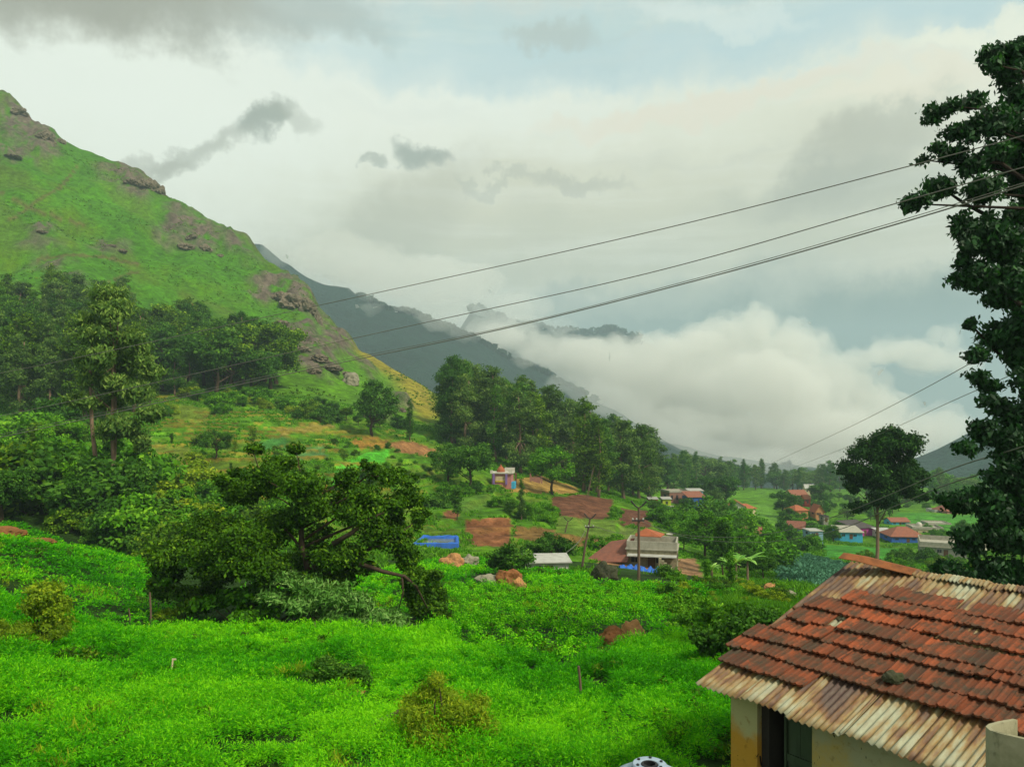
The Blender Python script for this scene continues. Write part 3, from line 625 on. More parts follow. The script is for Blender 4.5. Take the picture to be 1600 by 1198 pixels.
# ---- single trees and bushes that stand out
for a in [
 ('conifer', 'eucalyptus', L_dark, 705, 690, 132, 'tall dark feathery tree at the left end of the wood behind the temple'),
 ('pale_tree', 'broad', L_dark, 582, 682, 92, 'lone dark oval tree standing against the grassy hillside'),
 ('conifer', 'slim', L_dark, 640, 690, 66, 'pointed dark tree between the lone oval tree and the wood'),
 ('young_tree', 'young', L_green, 770, 712, 62, 'slim lighter green tree in front of the wood above the temple'),
 ('umbrella_tree', 'broad', L_dark, 338, 716, 52, 'umbrella shaped dark tree on the golden grass left of the terraces'),
 ('round_tree', 'broad', L_dark, 735, 762, 82, 'broad very dark round tree left of the temple'),
 ('round_tree', 'broad', L_dark, 700, 752, 70, 'dark leaning tree on the shoulder left of the broad round tree'),
 ('green_tree', 'broad', L_green, 862, 772, 84, 'mid green tree with a bare trunk right of the temple'),
 ('small_tree', 'young', L_dark, 714, 812, 56, 'small dark tree with a thin trunk above the blue pond'),
 ('small_tree', 'shrub', L_dark, 684, 794, 34, 'round dark shrub left of the small thin trunked tree'),
 ('conifer', 'slim', L_euc, 815, 812, 66, 'small pointed conifer below the temple bank'),
 ('dark_shrub', 'shrub', L_dark, 577, 754, 28, 'round dark shrub beside the white stone on the terraces'),
 ('dark_shrub', 'shrub', L_dark, 800, 896, 52, 'dense dark bush left of the white roofed shed'),
 ('dark_shrub', 'shrub', L_dark, 836, 868, 34, 'wide dark bush behind the white roofed shed'),
 ('dark_shrub', 'shrub', L_dark, 862, 866, 44, 'taller dark bush touching the wide bush behind the shed'),
 ('round_tree', 'broad', L_dark, 1135, 795, 58, 'big dark round tree right of the brick building'),
 ('round_tree', 'broad', L_dark, 1100, 790, 50, 'dark round tree behind the blue and red roofed building'),
 ('round_tree', 'broad', L_euc, 1118, 800, 40, 'olive round tree in front of the big dark village tree'),
 ('dark_tree', 'broad', L_dark, 1222, 808, 46, 'dark upright tree on the bright green slope of the village'),
 ('dark_tree', 'broad', L_dark, 1284, 792, 42, 'dark tree right of the far cream houses'),
 ('round_bush', 'broad', L_dark, 1192, 905, 50, 'very dark round bush right of the banana plants'),
 ('cypress', 'shrub', L_dark, 1043, 902, 30, 'small dark clipped bush at the farmhouse wall'),
 ('cypress', 'shrub', L_green, 1056, 908, 22, 'small green bush right of the clipped bush'),
 ('green_tree', 'young', L_green, 1105, 912, 44, 'feathery young tree left of the banana plants'),
 ('green_tree', 'young', L_green, 1140, 916, 56, 'fresh green young tree in front of the banana plants'),
 ('dark_shrub', 'shrub', L_green, 845, 902, 18, 'low green shrub in front of the white roofed shed'),
]: px_tree(*a, 'shrub' if 'shrub' in a[0] or 'bush' in a[0] else 'tree')

# ---- trees built clump by clump
def hero(name, px, Y, base, nleaf, L, W, leaf, bark, label, cat='tree', dy=1.0, trunks=None, r0=.3, seed=1, droop=.4, toppx=None, tube_n=8, fill=(.5, .72), **kw):
    """px: clumps (u, v, ru, rv) of the crown seen from the camera, at depth about Y; base: foot on the ground"""
    r = random.Random(seed); bx, bz = (base[0]-800)/F*Y, gz((base[0]-800)/F*Y, Y)
    root = empty(name, (bx, Y, bz-.1), label=label, cat=cat); cl = []
    for (u, v, ru, rv) in px:
        k = max(1, round(ru/rv)); R = ru*Y/F; Rv = rv*Y/F
        for j in range(3):
            c = at(u, v, Y)+Vector((r.uniform(-.45, .45)*R, r.uniform(-1.25, 1.25)*R*dy, r.uniform(-.4, .4)*Rv)); c -= root.location
            cl.append((c.x, c.y, c.z, R*r.uniform(*fill), Rv*r.uniform(*fill)))
    o = link('crown', crown_mesh('crown', cl, nleaf, L, W, droop=droop, seed=seed, **kw), root, leaf)
    mb = MB(); tp = at(*(toppx or (base[0], min(p[1] for p in px)+20)), Y)-root.location
    for t in (trunks or [0]):
        limbs(mb, (t, 0, -.6), [c for c in cl if c[2] > tp.z*.62][::len(trunks or [0])], r0, (tp.x+t*1.6, 0, tp.z), 2 if len(cl) < 60 else 3, seed+int(t*10), n=tube_n, split=.25)
    link('trunk', mb.mesh('trunk', True), root, bark); return root, cl
big, _ = hero('spreading_tree', [(430,735,55,32),(385,775,60,40),(480,765,55,38),(335,822,62,45),(430,822,80,55),(520,805,62,46),(590,785,55,42),(635,775,34,38),(560,850,70,42),(292,872,52,42),(380,880,80,42),(470,885,70,38),(252,893,32,38),(272,925,40,24),(615,832,48,46),(645,880,32,36),(662,935,30,44),(680,975,22,26),(545,745,36,22),(600,748,40,22),(510,905,55,28),(655,800,18,40),(350,850,70,40),(560,885,36,20),(320,905,60,30),(650,905,26,24),(668,950,26,34),(685,985,20,18),(645,940,16,30),(655,905,30,26),(674,930,30,30),(690,960,24,30),(664,975,24,22),(640,930,22,24),(675,900,22,20),(300,930,50,20),(240,915,20,24),(500,850,60,40),(455,800,50,30),(540,790,40,26),(400,700,22,14),(460,700,20,12),(575,728,20,10),(640,752,18,14),(350,745,24,14)],
     38, (505, 965), 115000, .19, .10, L_tree, M_bark, 'great spreading dark tree in the middle of the crop field', dy=.9, r0=.34, fill=(.36, .60), seed=4, toppx=(470, 790))
mb = MB(); ps = [at(q0, q1, 36.6)-big.location for q0, q1 in ((560, 880), (600, 893), (632, 900), (650, 915), (668, 950))]
mb.tube(ps, [.12, .10, .08, .06, .03], 7); mb.tube([at(q0, q1, 36.6)-big.location for q0, q1 in ((628, 899), (630, 925), (622, 955))], [.06, .04, .015], 5)
mb.tube([at(q0, q1, 36)-big.location for q0, q1 in ((520, 850), (550, 832), (575, 812), (600, 800))], [.14, .11, .08, .03], 6)
mb.build('branch', M_bark, big, True)
hero('eucalyptus_tree', [(165,462,28,18),(192,490,32,24),(142,512,26,24),(215,532,24,24),(172,552,40,28),(226,572,20,24),(140,590,26,20),(200,612,38,24),(232,642,18,22),(152,632,26,18),(188,668,42,20),(212,694,18,16),(130,565,18,18),(165,520,34,24),(120,625,16,12),(178,590,30,24)],
     98, (168, 755), 30000, .62, .24, L_euc, M_palebark, 'tallest eucalyptus with several reddish bare trunks, standing alone before the grove', dy=.8, trunks=[-.9, .1, .9], r0=.36, seed=5, droop=1.0)
hero('eucalyptus_tree', [(1388,688,26,20),(1362,712,24,24),(1418,702,18,22),(1392,728,40,26),(1345,748,20,22),(1430,748,18,30),(1440,775,12,14),(1382,760,32,20),(1352,790,22,10),(1332,765,12,12),(1405,745,24,22),(1372,700,22,18),(1395,700,34,24),(1362,740,36,26),(1412,760,30,24),(1440,745,16,20),(1385,775,34,16),(1425,720,20,26),(1395,790,16,8),(1350,702,26,22),(1338,730,24,20),(1400,680,22,16),(1375,682,22,16)],
     100, (1370, 920), 42000, .40, .20, L_lone, M_palebark, 'lone slender tree with a rounded dark crown rising behind the tiled house', dy=.8, r0=.30, seed=6, droop=.8)
hero('overhanging_tree', [(1562,72,24,22),(1548,104,18,14),(1605,105,36,45),(1468,178,32,24),(1515,160,24,18),(1500,205,42,30),(1560,192,42,40),(1456,242,18,12),(1515,255,40,24),(1428,312,22,22),(1475,295,32,24),(1590,265,36,30),(1500,352,26,26),(1560,385,52,42),(1500,408,18,16),(1545,440,42,34),(1590,335,36,32),(1520,502,14,12),(1522,556,22,14),(1575,525,44,42),(1605,595,50,44),(1535,625,26,10),(1550,682,32,18),(1605,660,44,40),(1500,778,24,11),(1540,770,36,22),(1590,750,44,44),(1525,835,38,18),(1585,850,54,44),(1490,893,30,12),(1560,905,52,30),
     (1482,778,26,12),(1505,795,28,14),(1478,888,24,11),(1510,700,22,12),(1530,668,26,14),(1515,850,26,12),(1500,915,30,12),(1560,745,30,18),(1570,700,30,18),(1550,600,24,16),(1560,830,34,20),(1545,885,30,16),
     (1650,180,60,70),(1700,300,70,80),(1760,420,80,80),(1680,480,80,80),(1680,620,80,70),(1760,600,80,80),(1680,780,80,70),(1780,760,80,80),(1650,880,60,40),(1720,150,60,60),(1660,60,40,30),(1800,300,60,80),(1620,410,44,40),
     (1600,500,50,40),(1585,440,40,36),(1600,210,44,46),(1540,300,40,26),(1510,385,26,18),(1590,720,40,34),(1560,800,36,24),(1600,560,40,40),(1540,355,30,24),(1575,640,30,30),(1525,590,20,14),(1600,900,40,30),(1510,860,26,14),(1595,380,40,40),(1600,290,34,34),(1530,900,34,22),(1500,240,26,20),(1545,460,36,24),(1590,800,40,34),(1590,80,26,26),(1600,150,34,34),(1580,120,26,24),(1560,240,36,26)],
     24, (1715, 1060), 115000, .20, .095, L_right, M_darkbark, 'large dark tree with ragged drooping leaves along the right edge', dy=.55, r0=.42, fill=(.40, .66), seed=8, droop=.9, toppx=(1690, 200), tube_n=10, out=.5)
# low foreground bushes
def bush(name, px, Y, nleaf, L, W, leaf, label, seed, dy=1.0, droop=.3, sink=0, **kw):
    r = random.Random(seed); u0 = sum(p[0] for p in px)/len(px); x0 = (u0-800)/F*Y; z0 = gz(x0, Y)
    root = empty(name, (x0, Y, z0), label=label, cat='bush'); cl = []
    for (u, v, ru, rv) in px:
        for j in range(3):
            R = ru*Y/F; Rv = rv*Y/F; c = at(u, v, Y)+Vector((r.uniform(-.4, .4)*R, r.uniform(-1, 1)*R*dy, r.uniform(-.3, .3)*Rv))-root.location; cl.append((c.x, c.y, c.z, R*.65, Rv*.65))
    link('crown', crown_mesh('crown', cl, nleaf, L, W, droop=droop, seed=seed, **kw), root, leaf)
    mb = MB(); r2_ = random.Random(seed)
    for c in cl[::2]:
        s = Vector((c[0]*.3, c[1]*.3, -.3)); mb.tube([s, s.lerp(Vector(c[:3]), .5)+Vector((r2_.uniform(-.1, .1), 0, .05)), Vector(c[:3])], [.035, .025, .01], 5)
    link('stem', mb.mesh('stem'), root, M_bark); return root
bush('yellow_bush', [(70,930,34,20),(55,950,34,24),(92,955,24,26),(78,978,26,14),(65,920,26,14)], 27.0, 8000, .11, .06, L_yellow, 'yellow green bush at the left edge of the crop field', 51)
bush('weed_clump', [(30,985,30,16),(10,975,20,18),(60,1000,20,8),(100,985,14,12)], 26.2, 4500, .15, .03, L_yellow, 'pale weeds under the yellow green bush', 52, droop=-.6)
bush('low_bush', [(500,1040,24,12),(530,1045,30,16),(560,1050,24,18),(520,1060,34,14),(552,1070,26,12),(482,1052,14,8),(575,1068,14,10),(500,1065,20,10)], 22.6, 16000, .075, .05, L_dark, 'low dark bush on a bare patch in the near field', 53, dy=.7)
bush('weed_clump', [(680,1062,20,18),(670,1085,24,16),(700,1098,40,26),(660,1110,40,24),(745,1130,34,24),(740,1105,28,22),(690,1130,46,26),(650,1160,50,24),(735,1150,40,26),(690,1165,60,22),(640,1180,40,16),(720,1185,40,16)], 17.0, 30000, .10, .022, L_yellow, 'tall yellowish weeds in the near crop field', 54, dy=.9, droop=-.5)
bush('silver_bush', [(450,905,22,12),(480,915,36,16),(520,925,36,18),(560,940,38,18),(600,958,38,16),(470,940,40,14),(530,955,34,12),(570,968,40,12),(640,985,26,10),(430,932,28,12),(620,975,30,12),(590,975,30,10)], 35.5, 11000, .30, .07, L_grey, 'silvery long leaved bush under the spreading tree', 55, dy=.8, droop=.3)
bush('leafy_bush', [(400,925,26,12),(370,935,30,14),(340,940,26,12),(430,940,30,12),(460,952,20,8),(400,955,40,10)], 36.5, 5500, .22, .17, L_green, 'broad leaved green bush left of the silvery bush', 56)
bush('weed_clump', [(285,950,20,16),(300,945,16,16),(255,960,16,10)], 37, 1800, .22, .05, L_yellow, 'thin pale weeds at the left foot of the spreading tree', 57, droop=-.6)
bush('creeper_bush', [(1180,960,32,16),(1150,975,34,20),(1120,985,28,22),(1205,965,22,16),(1110,1010,24,22),(1145,1010,34,24),(1180,990,30,22),(1095,995,14,16),(1160,1035,30,16)], 27, 16000, .14, .10, L_dark, 'dark creeper covered bush behind the tiled house eave', 58)
bush('creeper_bush', [(1120,960,16,9),(1100,968,14,8),(1135,955,16,8),(1160,950,20,8)], 30, 2200, .2, .12, L_green, 'light green leafy shoots on top of the creeper bush', 59)
bush('pale_bush', [(430,945,16,8),(260,905,12,10)], 37, 600, .2, .1, L_green, 'small green bush at the trunk of the spreading tree', 60)
# banana plants
def banana(u, v, hpx, seed, label):
    p = on_ground(u, v); h = hpx*p.y/F; r = random.Random(seed); root = empty('banana_plant', (p.x, p.y, p.z), label=label, cat='banana plant', group='banana plants in the thicket')
    mb = MB(); mb.tube([(0, 0, -.3), (0, 0, h*.3), (0, 0, h*.55)], [.16, .13, .09], 7); mb.build('stem', M_palebark, root)
    for k in range(9):
        a = k*2.4+r.random(); e = r.uniform(.55, 1.25); Lf = h*r.uniform(.45, .6); V = []; m = MB(); n = 8
        for i in range(n+1):
            t = i/n; th = e-t*1.25; rr = Lf*t*.8; zz = h*.5+Lf*(math.sin(e)*t-.55*t*t); w = .30*h/5*math.sin(math.pi*min(1, .12+t*.88))
            cx, cy = math.cos(a)*rr, math.sin(a)*rr; ox, oy = -math.sin(a)*w, math.cos(a)*w
            V += [(cx+ox, cy+oy, zz-w*.25), (cx, cy, zz), (cx-ox, cy-oy, zz-w*.25)]
        m.add(V, [(3*i+j, 3*i+j+1, 3*i+4+j, 3*i+3+j) for i in range(n) for j in (0, 1)], r.uniform(.4, .95)); m.build('leaf', L_banana, root)
for i, (u, v, h) in enumerate([(1150, 912, 62), (1168, 910, 66), (1140, 908, 50), (1112, 908, 40)]): banana(u, v, h, i, ['tall banana plant in the thicket, second from its right', 'tallest pale leaved banana plant right in the thicket', 'banana plant partly hidden behind the young tree', 'small banana plant nearest the farmhouse yard'][i])

# ---- crops and grass: nobody could count them
_field = [(-700,812),(-90,806),(30,818),(100,846),(160,858),(228,880),(235,955),(330,940),(420,925),(560,900),(690,872),(830,880),(900,900),(1000,912),(1110,922),(1165,922),(1110,945),(1050,952),(1075,985),(1100,1035),(1180,1075),(1290,1120),(1300,1320),(-900,1400)]
HOLES = [[(484,1055),(580,1058),(590,1088),(484,1074)], [(925,985),(1010,968),(1018,1012),(935,1026)], [(735,895),(825,900),(822,918),(735,912)], [(685,866),(745,866),(745,886),(685,886)], [(925,893),(970,893),(970,912),(925,912)], [(300,945),(420,940),(620,955),(690,985),(650,996),(330,968)]]
def scatter(n, y0, y1, xr, r):
    y = np.sqrt(r.uniform(y0*y0, y1*y1, n)); x = r.uniform(xr[0], xr[1], n)*y; return x, y
def crops(n, y0, y1, seed, leafn, hgt, rad, L, W, keep, up=.55):
    r = np.random.default_rng(seed); x, y = scatter(n, y0, y1, (-.95, .44), r)
    z = hz(x, y); u = 800+F*x/y; v = HZ-F*z/y; k = keep(u, v, x, y) & (fbm(x, y, 1.1, 2, 99) > .345); x, y, z = x[k], y[k], z[k]; n = len(x)
    big_ = fbm(x, y, 2.2, 3, 61); s = (.15+1.7*big_)*(.6+.8*r.random(n))*np.where(r.random(n) < .10, .25, 1)
    hue = fbm(x, y, 7, 3, 62)
    m = leafn; X = np.repeat(x, m); Y = np.repeat(y, m); Z = np.repeat(z, m); Sx = np.repeat(s, m); N = n*m
    a = r.uniform(0, 6.283, N); q = np.sqrt(r.random(N)); rr = q*rad*Sx; hh = hgt*Sx*(1-q**2*.75)*(.55+.5*r.random(N))
    Pp = np.stack([X+np.cos(a)*rr, Y+np.sin(a)*rr, Z+hh], 1)
    A = np.stack([np.cos(a)*(.3+q), np.sin(a)*(.3+q), up*(1.3-q)+r.normal(size=N)*.25], 1)+r.normal(size=(N, 3))*.28; A /= np.linalg.norm(A, axis=1)[:, None]
    Nn = np.stack([np.cos(a)*.4, np.sin(a)*.4, np.ones(N)], 1)+r.normal(size=(N, 3))*.45; B = np.cross(A, Nn); B /= np.linalg.norm(B, axis=1)[:, None]
    sc = (.7+.6*r.random(N))[:, None]*np.clip(np.repeat(y, m)/22, .8, 2.6)[:, None]; a_ = A*L*sc/2; b_ = B*W*sc/2
    V = np.stack([Pp-a_, Pp+b_, Pp+a_, Pp-b_], 1).reshape(-1, 3)
    T = np.clip(.04+.40*r.random(N)+.95*(np.repeat(hue, m)-.40)+.40*(r.random(n).repeat(m)-.3)+.35*(hh/(hgt*Sx+1e-6)-.55), 0, 1)  # lower leaves tinted darker, painting shade into the gaps between plants
    return mesh_np('crop', V, np.arange(4*N).reshape(N, 4), {'tint': np.repeat(T, 4)})
def kf(u, v, x, y):
    k = inpoly(u, v, _field)
    for h in HOLES: k &= ~inpoly(u, v, h)
    return k
def kmound(u, v, x, y): return kf(u, v, x, y) & inpoly(u, v, [(690,915),(1000,915),(1060,960),(930,1010),(900,1040),(700,1010)])
near = lambda u, v, x, y: kf(u, v, x, y) & ~kmound(u, v, x, y)
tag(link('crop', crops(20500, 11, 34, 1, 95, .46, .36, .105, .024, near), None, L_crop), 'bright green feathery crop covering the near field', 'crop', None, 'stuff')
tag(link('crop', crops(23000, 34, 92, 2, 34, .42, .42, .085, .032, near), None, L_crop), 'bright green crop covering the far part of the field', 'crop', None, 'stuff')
def weeds(n, seed, L, W, leaf, label, thr, sc, hgt, per, y0=12, y1=70, up=.5, sd=90):
    r = np.random.default_rng(seed); x, y = scatter(n, y0, y1, (-.73, .42), r); z = hz(x, y); u = 800+F*x/y; v = HZ-F*z/y
    k = kf(u, v, x, y) & (fbm(x, y, sc, 3, sd) > thr); x, y, z = x[k], y[k], z[k]
    cl = [(a, b, c+hgt*.6, hgt*r.uniform(.5, 1.1), hgt*r.uniform(.5, 1.0)) for a, b, c in zip(x, y, z)]
    V, Q_, T = leaves(cl, len(cl)*per, L, W, droop=-up, seed=seed, out=.5); tag(link('weeds', mesh_np('weeds', V, Q_, {'tint': T}), None, leaf), label, 'weeds', None, 'stuff')
weeds(2600, 21, .13, .06, L_olive, 'dark broad leaved weeds growing in patches among the crop', .57, 3.0, .34, 60)
weeds(1700, 22, .16, .02, L_yellow, 'yellowish stalky weeds growing among the crop', .60, 4.0, .42, 40, up=1.4, sd=95)
def mounds():
    r = np.random.default_rng(9); P = []
    for i in range(-30, 60):
        for j in range(0, 50):
            y = 26+j*1.25+i*.16+r.normal()*.07; x = -8+i*1.1-j*.26+r.normal()*.07; P.append((x, y))
    P = np.array(P); z = hz(P[:, 0], P[:, 1]); u = 800+F*P[:, 0]/P[:, 1]; v = HZ-F*z/P[:, 1]; k = kmound(u, v, P[:, 0], P[:, 1])
    cl = [(x, y, zz+.10, .50*r.uniform(.9, 1.1), .52) for (x, y), zz in zip(P[k], z[k])]
    V, Q_, T = leaves(cl, len(cl)*420, .12, .05, droop=-.2, seed=3, toplight=.9, out=1.0, shell=.3); return mesh_np('crop', V, Q_, {'tint': np.clip(T-.02, 0, 1)})
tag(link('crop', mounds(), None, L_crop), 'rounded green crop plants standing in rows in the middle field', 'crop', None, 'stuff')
def tufts(n, y0, y1, xr, seed, hgt, W, leaf, keep, per=7):
    r = np.random.default_rng(seed); x, y = scatter(n, y0, y1, xr, r); z = hz(x, y); u = 800+F*x/y; v = HZ-F*z/y; k = keep(u, v, x, y); x, y, z = x[k], y[k], z[k]; n = len(x); N = n*per
    g_ = np.repeat(.5+fbm(x, y, 3, 2, 70), per); X = np.repeat(x, per)+r.normal(size=N)*hgt*.5; Y = np.repeat(y, per)+r.normal(size=N)*hgt*.5; Z = np.repeat(z, per)
    P = np.stack([X, Y, Z], 1); A = np.stack([r.normal(size=N)*.45, r.normal(size=N)*.45, np.ones(N)], 1)*(hgt*g_*(.5+.8*r.random(N)))[:, None]
    B = np.stack([r.normal(size=N), r.normal(size=N), np.zeros(N)], 1); B /= np.linalg.norm(B, axis=1)[:, None]; b = B*W*(np.clip(Y/60, .7, 3))[:, None]/2
    V = np.stack([P-b, P+b, P+A*.6+b*.7+B*.02, P+A], 1).reshape(-1, 3); T = np.clip(.15+.5*r.random(N)+.3*(g_-1), 0, 1)
    return mesh_np('grass', V, np.arange(4*N).reshape(N, 4), {'tint': np.repeat(T, 4)})
notfield = lambda u, v, x, y: ~inplot(x, y) & (v < 935) & ~((y < 95) & inpoly(u, v, _field)) & (hz(x, y) < 12) & (fbm(x, y, 9, 3, 71) > .47)
tag(link('grass', tufts(60000, 55, 280, (-.75, .75), 5, .40, .12, L_green, notfield), None, L_green), 'rough grass on the slopes and field banks of the valley', 'grass', None, 'stuff')
cab = lambda u, v, x, y: inpoly(u, v, [(1205,862),(1260,866),(1330,882),(1330,925),(1215,905)]) & (y > 90) & (np.sin(y*2.6) > -.2)
tag(link('cabbage', tufts(26000, 90, 400, (.33, .45), 15, .45, .30, L_cab, cab, 6), None, L_cab), 'rows of bluish cabbage in the field beyond the roof corner', 'cabbage', None, 'stuff')
edge = lambda u, v, x, y: (y < 60) & ~inpoly(u, v, _field) & (u > 900) & (v > 900)
tag(link('grass', tufts(9000, 18, 60, (.05, .5), 6, .42, .07, L_green, edge, 9), None, L_green), 'tall grass on the rough bank right of the crop field', 'grass', None, 'stuff')
mt = lambda u, v, x, y: (u < 720) & (hz(x, y) > 6) & (fbm(x, y, 25, 4, 72) > .54) & (v > 230)
tag(link('undergrowth', tufts(9000, 230, 560, (-.9, -.05), 8, .6, .22, L_olive, mt, 6), None, L_olive), 'low dark scrub scattered on the grassy hillside', 'undergrowth', None, 'stuff')
# ---------------------------------------------------------------- the tiled house in the corner
R0 = Vector((530/F*16, 16, -(880-HZ)/F*16))            # left end of the ridge
E1 = Vector((.6, -.8, 0)); E2 = Vector((-.8, -.6, 0)); NW, DROP = 4.92, 1.50
DN = (E2*NW-Vector((0, 0, DROP))); LT = DN.length; DN.normalize(); UPN = E1.cross(DN).normalized()
if UPN.z < 0: UPN = -UPN
def RP(s, t, h=0.0): return R0+E1*s+DN*t+UPN*h         # a place on the front slope: along the ridge, down the slope, above it
def HP(s, n, z): p = R0+E1*s+E2*n; return Vector((p.x, p.y, z))
def roof_st(u, v):
    d = Vector(((u-800)/F, 1, (HZ-v)/F)); k = R0.dot(UPN)/d.dot(UPN); q = d*k-R0; return q.dot(E1), q.dot(DN)
def sheet_f(g, b):
    sw = g.attr('st').outputs['Vector']; s, t, r = g.sep(sw)
    n = g.noise(g.comb(g.math('MULTIPLY', s, 2.6), g.math('MULTIPLY', t, .55), r), 1.0, 6, .62).outputs['Fac']
    n2 = g.noise(g.comb(g.math('MULTIPLY', s, 9.0), g.math('MULTIPLY', t, 1.3), r), 1.0, 5, .6).outputs['Fac']
    big = g.noise(g.comb(g.math('MULTIPLY', s, .9), g.math('MULTIPLY', t, .7), 3.3), 1.0, 3, .5).outputs['Fac']
    k = g.math('ADD', g.math('ADD', g.math('MULTIPLY', n, .55), g.math('MULTIPLY', n2, .35)), g.math('MULTIPLY', big, .45))
    c = g.mix(g.ss(k, .56, .67), (0.32, 0.335, 0.22), (0.25, 0.16, 0.045))
    c = g.mix(g.ss(k, .64, .71), c, (0.15, 0.062, 0.014)); c = g.mix(g.ss(k, .68, .77), c, (0.055, 0.025, 0.018))
    fine = g.noise(g.comb(g.math('MULTIPLY', s, 30.0), g.math('MULTIPLY', t, 6.0), r), 1.0, 4, .6).outputs['Fac']
    b.inputs['Metallic'].default_value = 0.0
    return g.mix(g.ramp(fine, .35, .7, 0, .45), c, (0.16, 0.13, 0.09))
M_sheet = mat('rusty_corrugated_sheet', sheet_f, .6, .35)
def tile_f(g, b):
    P = g.new('ShaderNodeNewGeometry').outputs['Position']; t = g.attr('tint').outputs['Fac']
    n = g.noise(P, 3.5, 6, .65).outputs['Fac']; n2 = g.noise(P, 26, 4, .65).outputs['Fac']; n3 = g.noise(P, 1.1, 3, .5).outputs['Fac']
    c = g.mix(t, (0.070, 0.026, 0.012), (0.31, 0.070, 0.020))
    m = g.math('ADD', g.math('ADD', g.ss(n, .42, .62), g.math('MULTIPLY', g.ss(n2, .48, .7), .5)), g.math('MULTIPLY', g.ss(n3, .5, .7), .4))
    c = g.mix(g.math('MULTIPLY', m, .75, clamp=True), c, (0.050, 0.036, 0.020))
    bm = g.new('ShaderNodeBump'); bm.inputs['Strength'].default_value = .5; bm.inputs['Distance'].default_value = .01
    g.put(bm.inputs['Height'], n2); g.l.new(bm.outputs[0], b.inputs['Normal']); return c
M_tile = mat('clay_tile', tile_f, .8, .3)
def plaster(name, top, low, zt, zb, crack=True):
    def f(g, b):
        P = g.new('ShaderNodeNewGeometry').outputs['Position']; z = g.sep(P)[2]
        n = g.noise(P, 1.6, 6, .62).outputs['Fac']; n2 = g.noise(P, 9, 5, .65).outputs['Fac']
        k = g.math('ADD', g.ramp(z, zb, zt, 1, 0), g.math('MULTIPLY', g.math('SUBTRACT', n, .5), 1.8))
        c = g.mix(g.ss(k, .2, .75), top, low); c = g.mix(g.math('MULTIPLY', g.ss(n2, .55, .72), .5), c, tuple(q*.4 for q in low))
        if crack:
            ns = g.noise(g.vmath('MULTIPLY', P, (1, 1, .6)), 7, 3, .5, 1.0).outputs['Fac']; c = g.mix(g.ss(ns, .685, .70), c, (0.02, 0.014, 0.01))
        bm = g.new('ShaderNodeBump'); bm.inputs['Strength'].default_value = .6; bm.inputs['Distance'].default_value = .02
        g.put(bm.inputs['Height'], n2); g.l.new(bm.outputs[0], b.inputs['Normal']); return c
    return mat(name, f, .92, .1)
M_wall = plaster('ochre_plaster', (0.40, 0.36, 0.18), (0.46, 0.24, 0.035), -4.5, -5.9)
M_wall2 = plaster('cream_plaster', (0.33, 0.32, 0.19), (0.42, 0.30, 0.08), -4.3, -6.3)
M_door = plain('green_door_paint', (0.055, 0.085, 0.045), (0.025, 0.04, 0.02), 4, .6, .3, .2, (1, 1, .2))
M_concrete = plain('weathered_concrete', (0.30, 0.29, 0.22), (0.13, 0.12, 0.08), 2.5, .9, .15, .4)
M_darkroom = plain('dark_interior', (0.03, 0.025, 0.02), (0.015, 0.012, 0.01), 3)
house = empty('tiled_house', HP(3, 2.5, -7.0), label='old house with red clay tiles over rusty corrugated sheets in the corner', cat='house'); HI = house.location.copy()
def hb_(o): o.location = -HI; return o
def corrugated(name, s0, s1, t0, t1, h=0.0, pitch=.11, amp=.021, nt=14, seed=1, parent=house, fn=RP, sag=.02, skew=0.0):
    r = random.Random(seed); ns = max(8, int((s1-s0)/pitch*9)); V = []; ST = []
    ph = r.random()*3
    for j in range(nt+1):
        for i in range(ns+1):
            s = s0+(s1-s0)*i/ns+skew*(j/nt); t = t0+(t1-t0)*j/nt
            hh = h+amp*math.sin(2*math.pi*s/pitch+ph)+sag*math.sin(s*1.7+t*1.3)*.6
            V.append(fn(s, t+(.02*math.sin(s*3.1+seed) if j in (0, nt) else 0), hh)); ST.append((s, t, seed*1.7))
    n = ns+1; A = np.array([tuple(p) for p in V]); up = np.array(tuple(UPN))*.004
    ix = np.arange(n*(nt+1)).reshape(nt+1, n); q = np.stack([ix[:-1, :-1], ix[1:, :-1], ix[1:, 1:], ix[:-1, 1:]], -1).reshape(-1, 4)
    N0 = len(A); A2 = np.concatenate([A, A-up]); q2 = np.concatenate([q, q[:, ::-1]+N0])
    rim = [(ix[0, i], ix[0, i+1], ix[0, i+1]+N0, ix[0, i]+N0) for i in range(ns)]+[(ix[-1, i+1], ix[-1, i], ix[-1, i]+N0, ix[-1, i+1]+N0) for i in range(ns)]
    rim += [(ix[j+1, 0], ix[j, 0], ix[j, 0]+N0, ix[j+1, 0]+N0) for j in range(nt)]+[(ix[j, -1], ix[j+1, -1], ix[j+1, -1]+N0, ix[j, -1]+N0) for j in range(nt)]
    me = mesh_np(name, A2, np.concatenate([q2, np.array(rim)]), {'st': np.array(ST+ST)}, True)
    return hb_(link(name, me, parent, M_sheet))
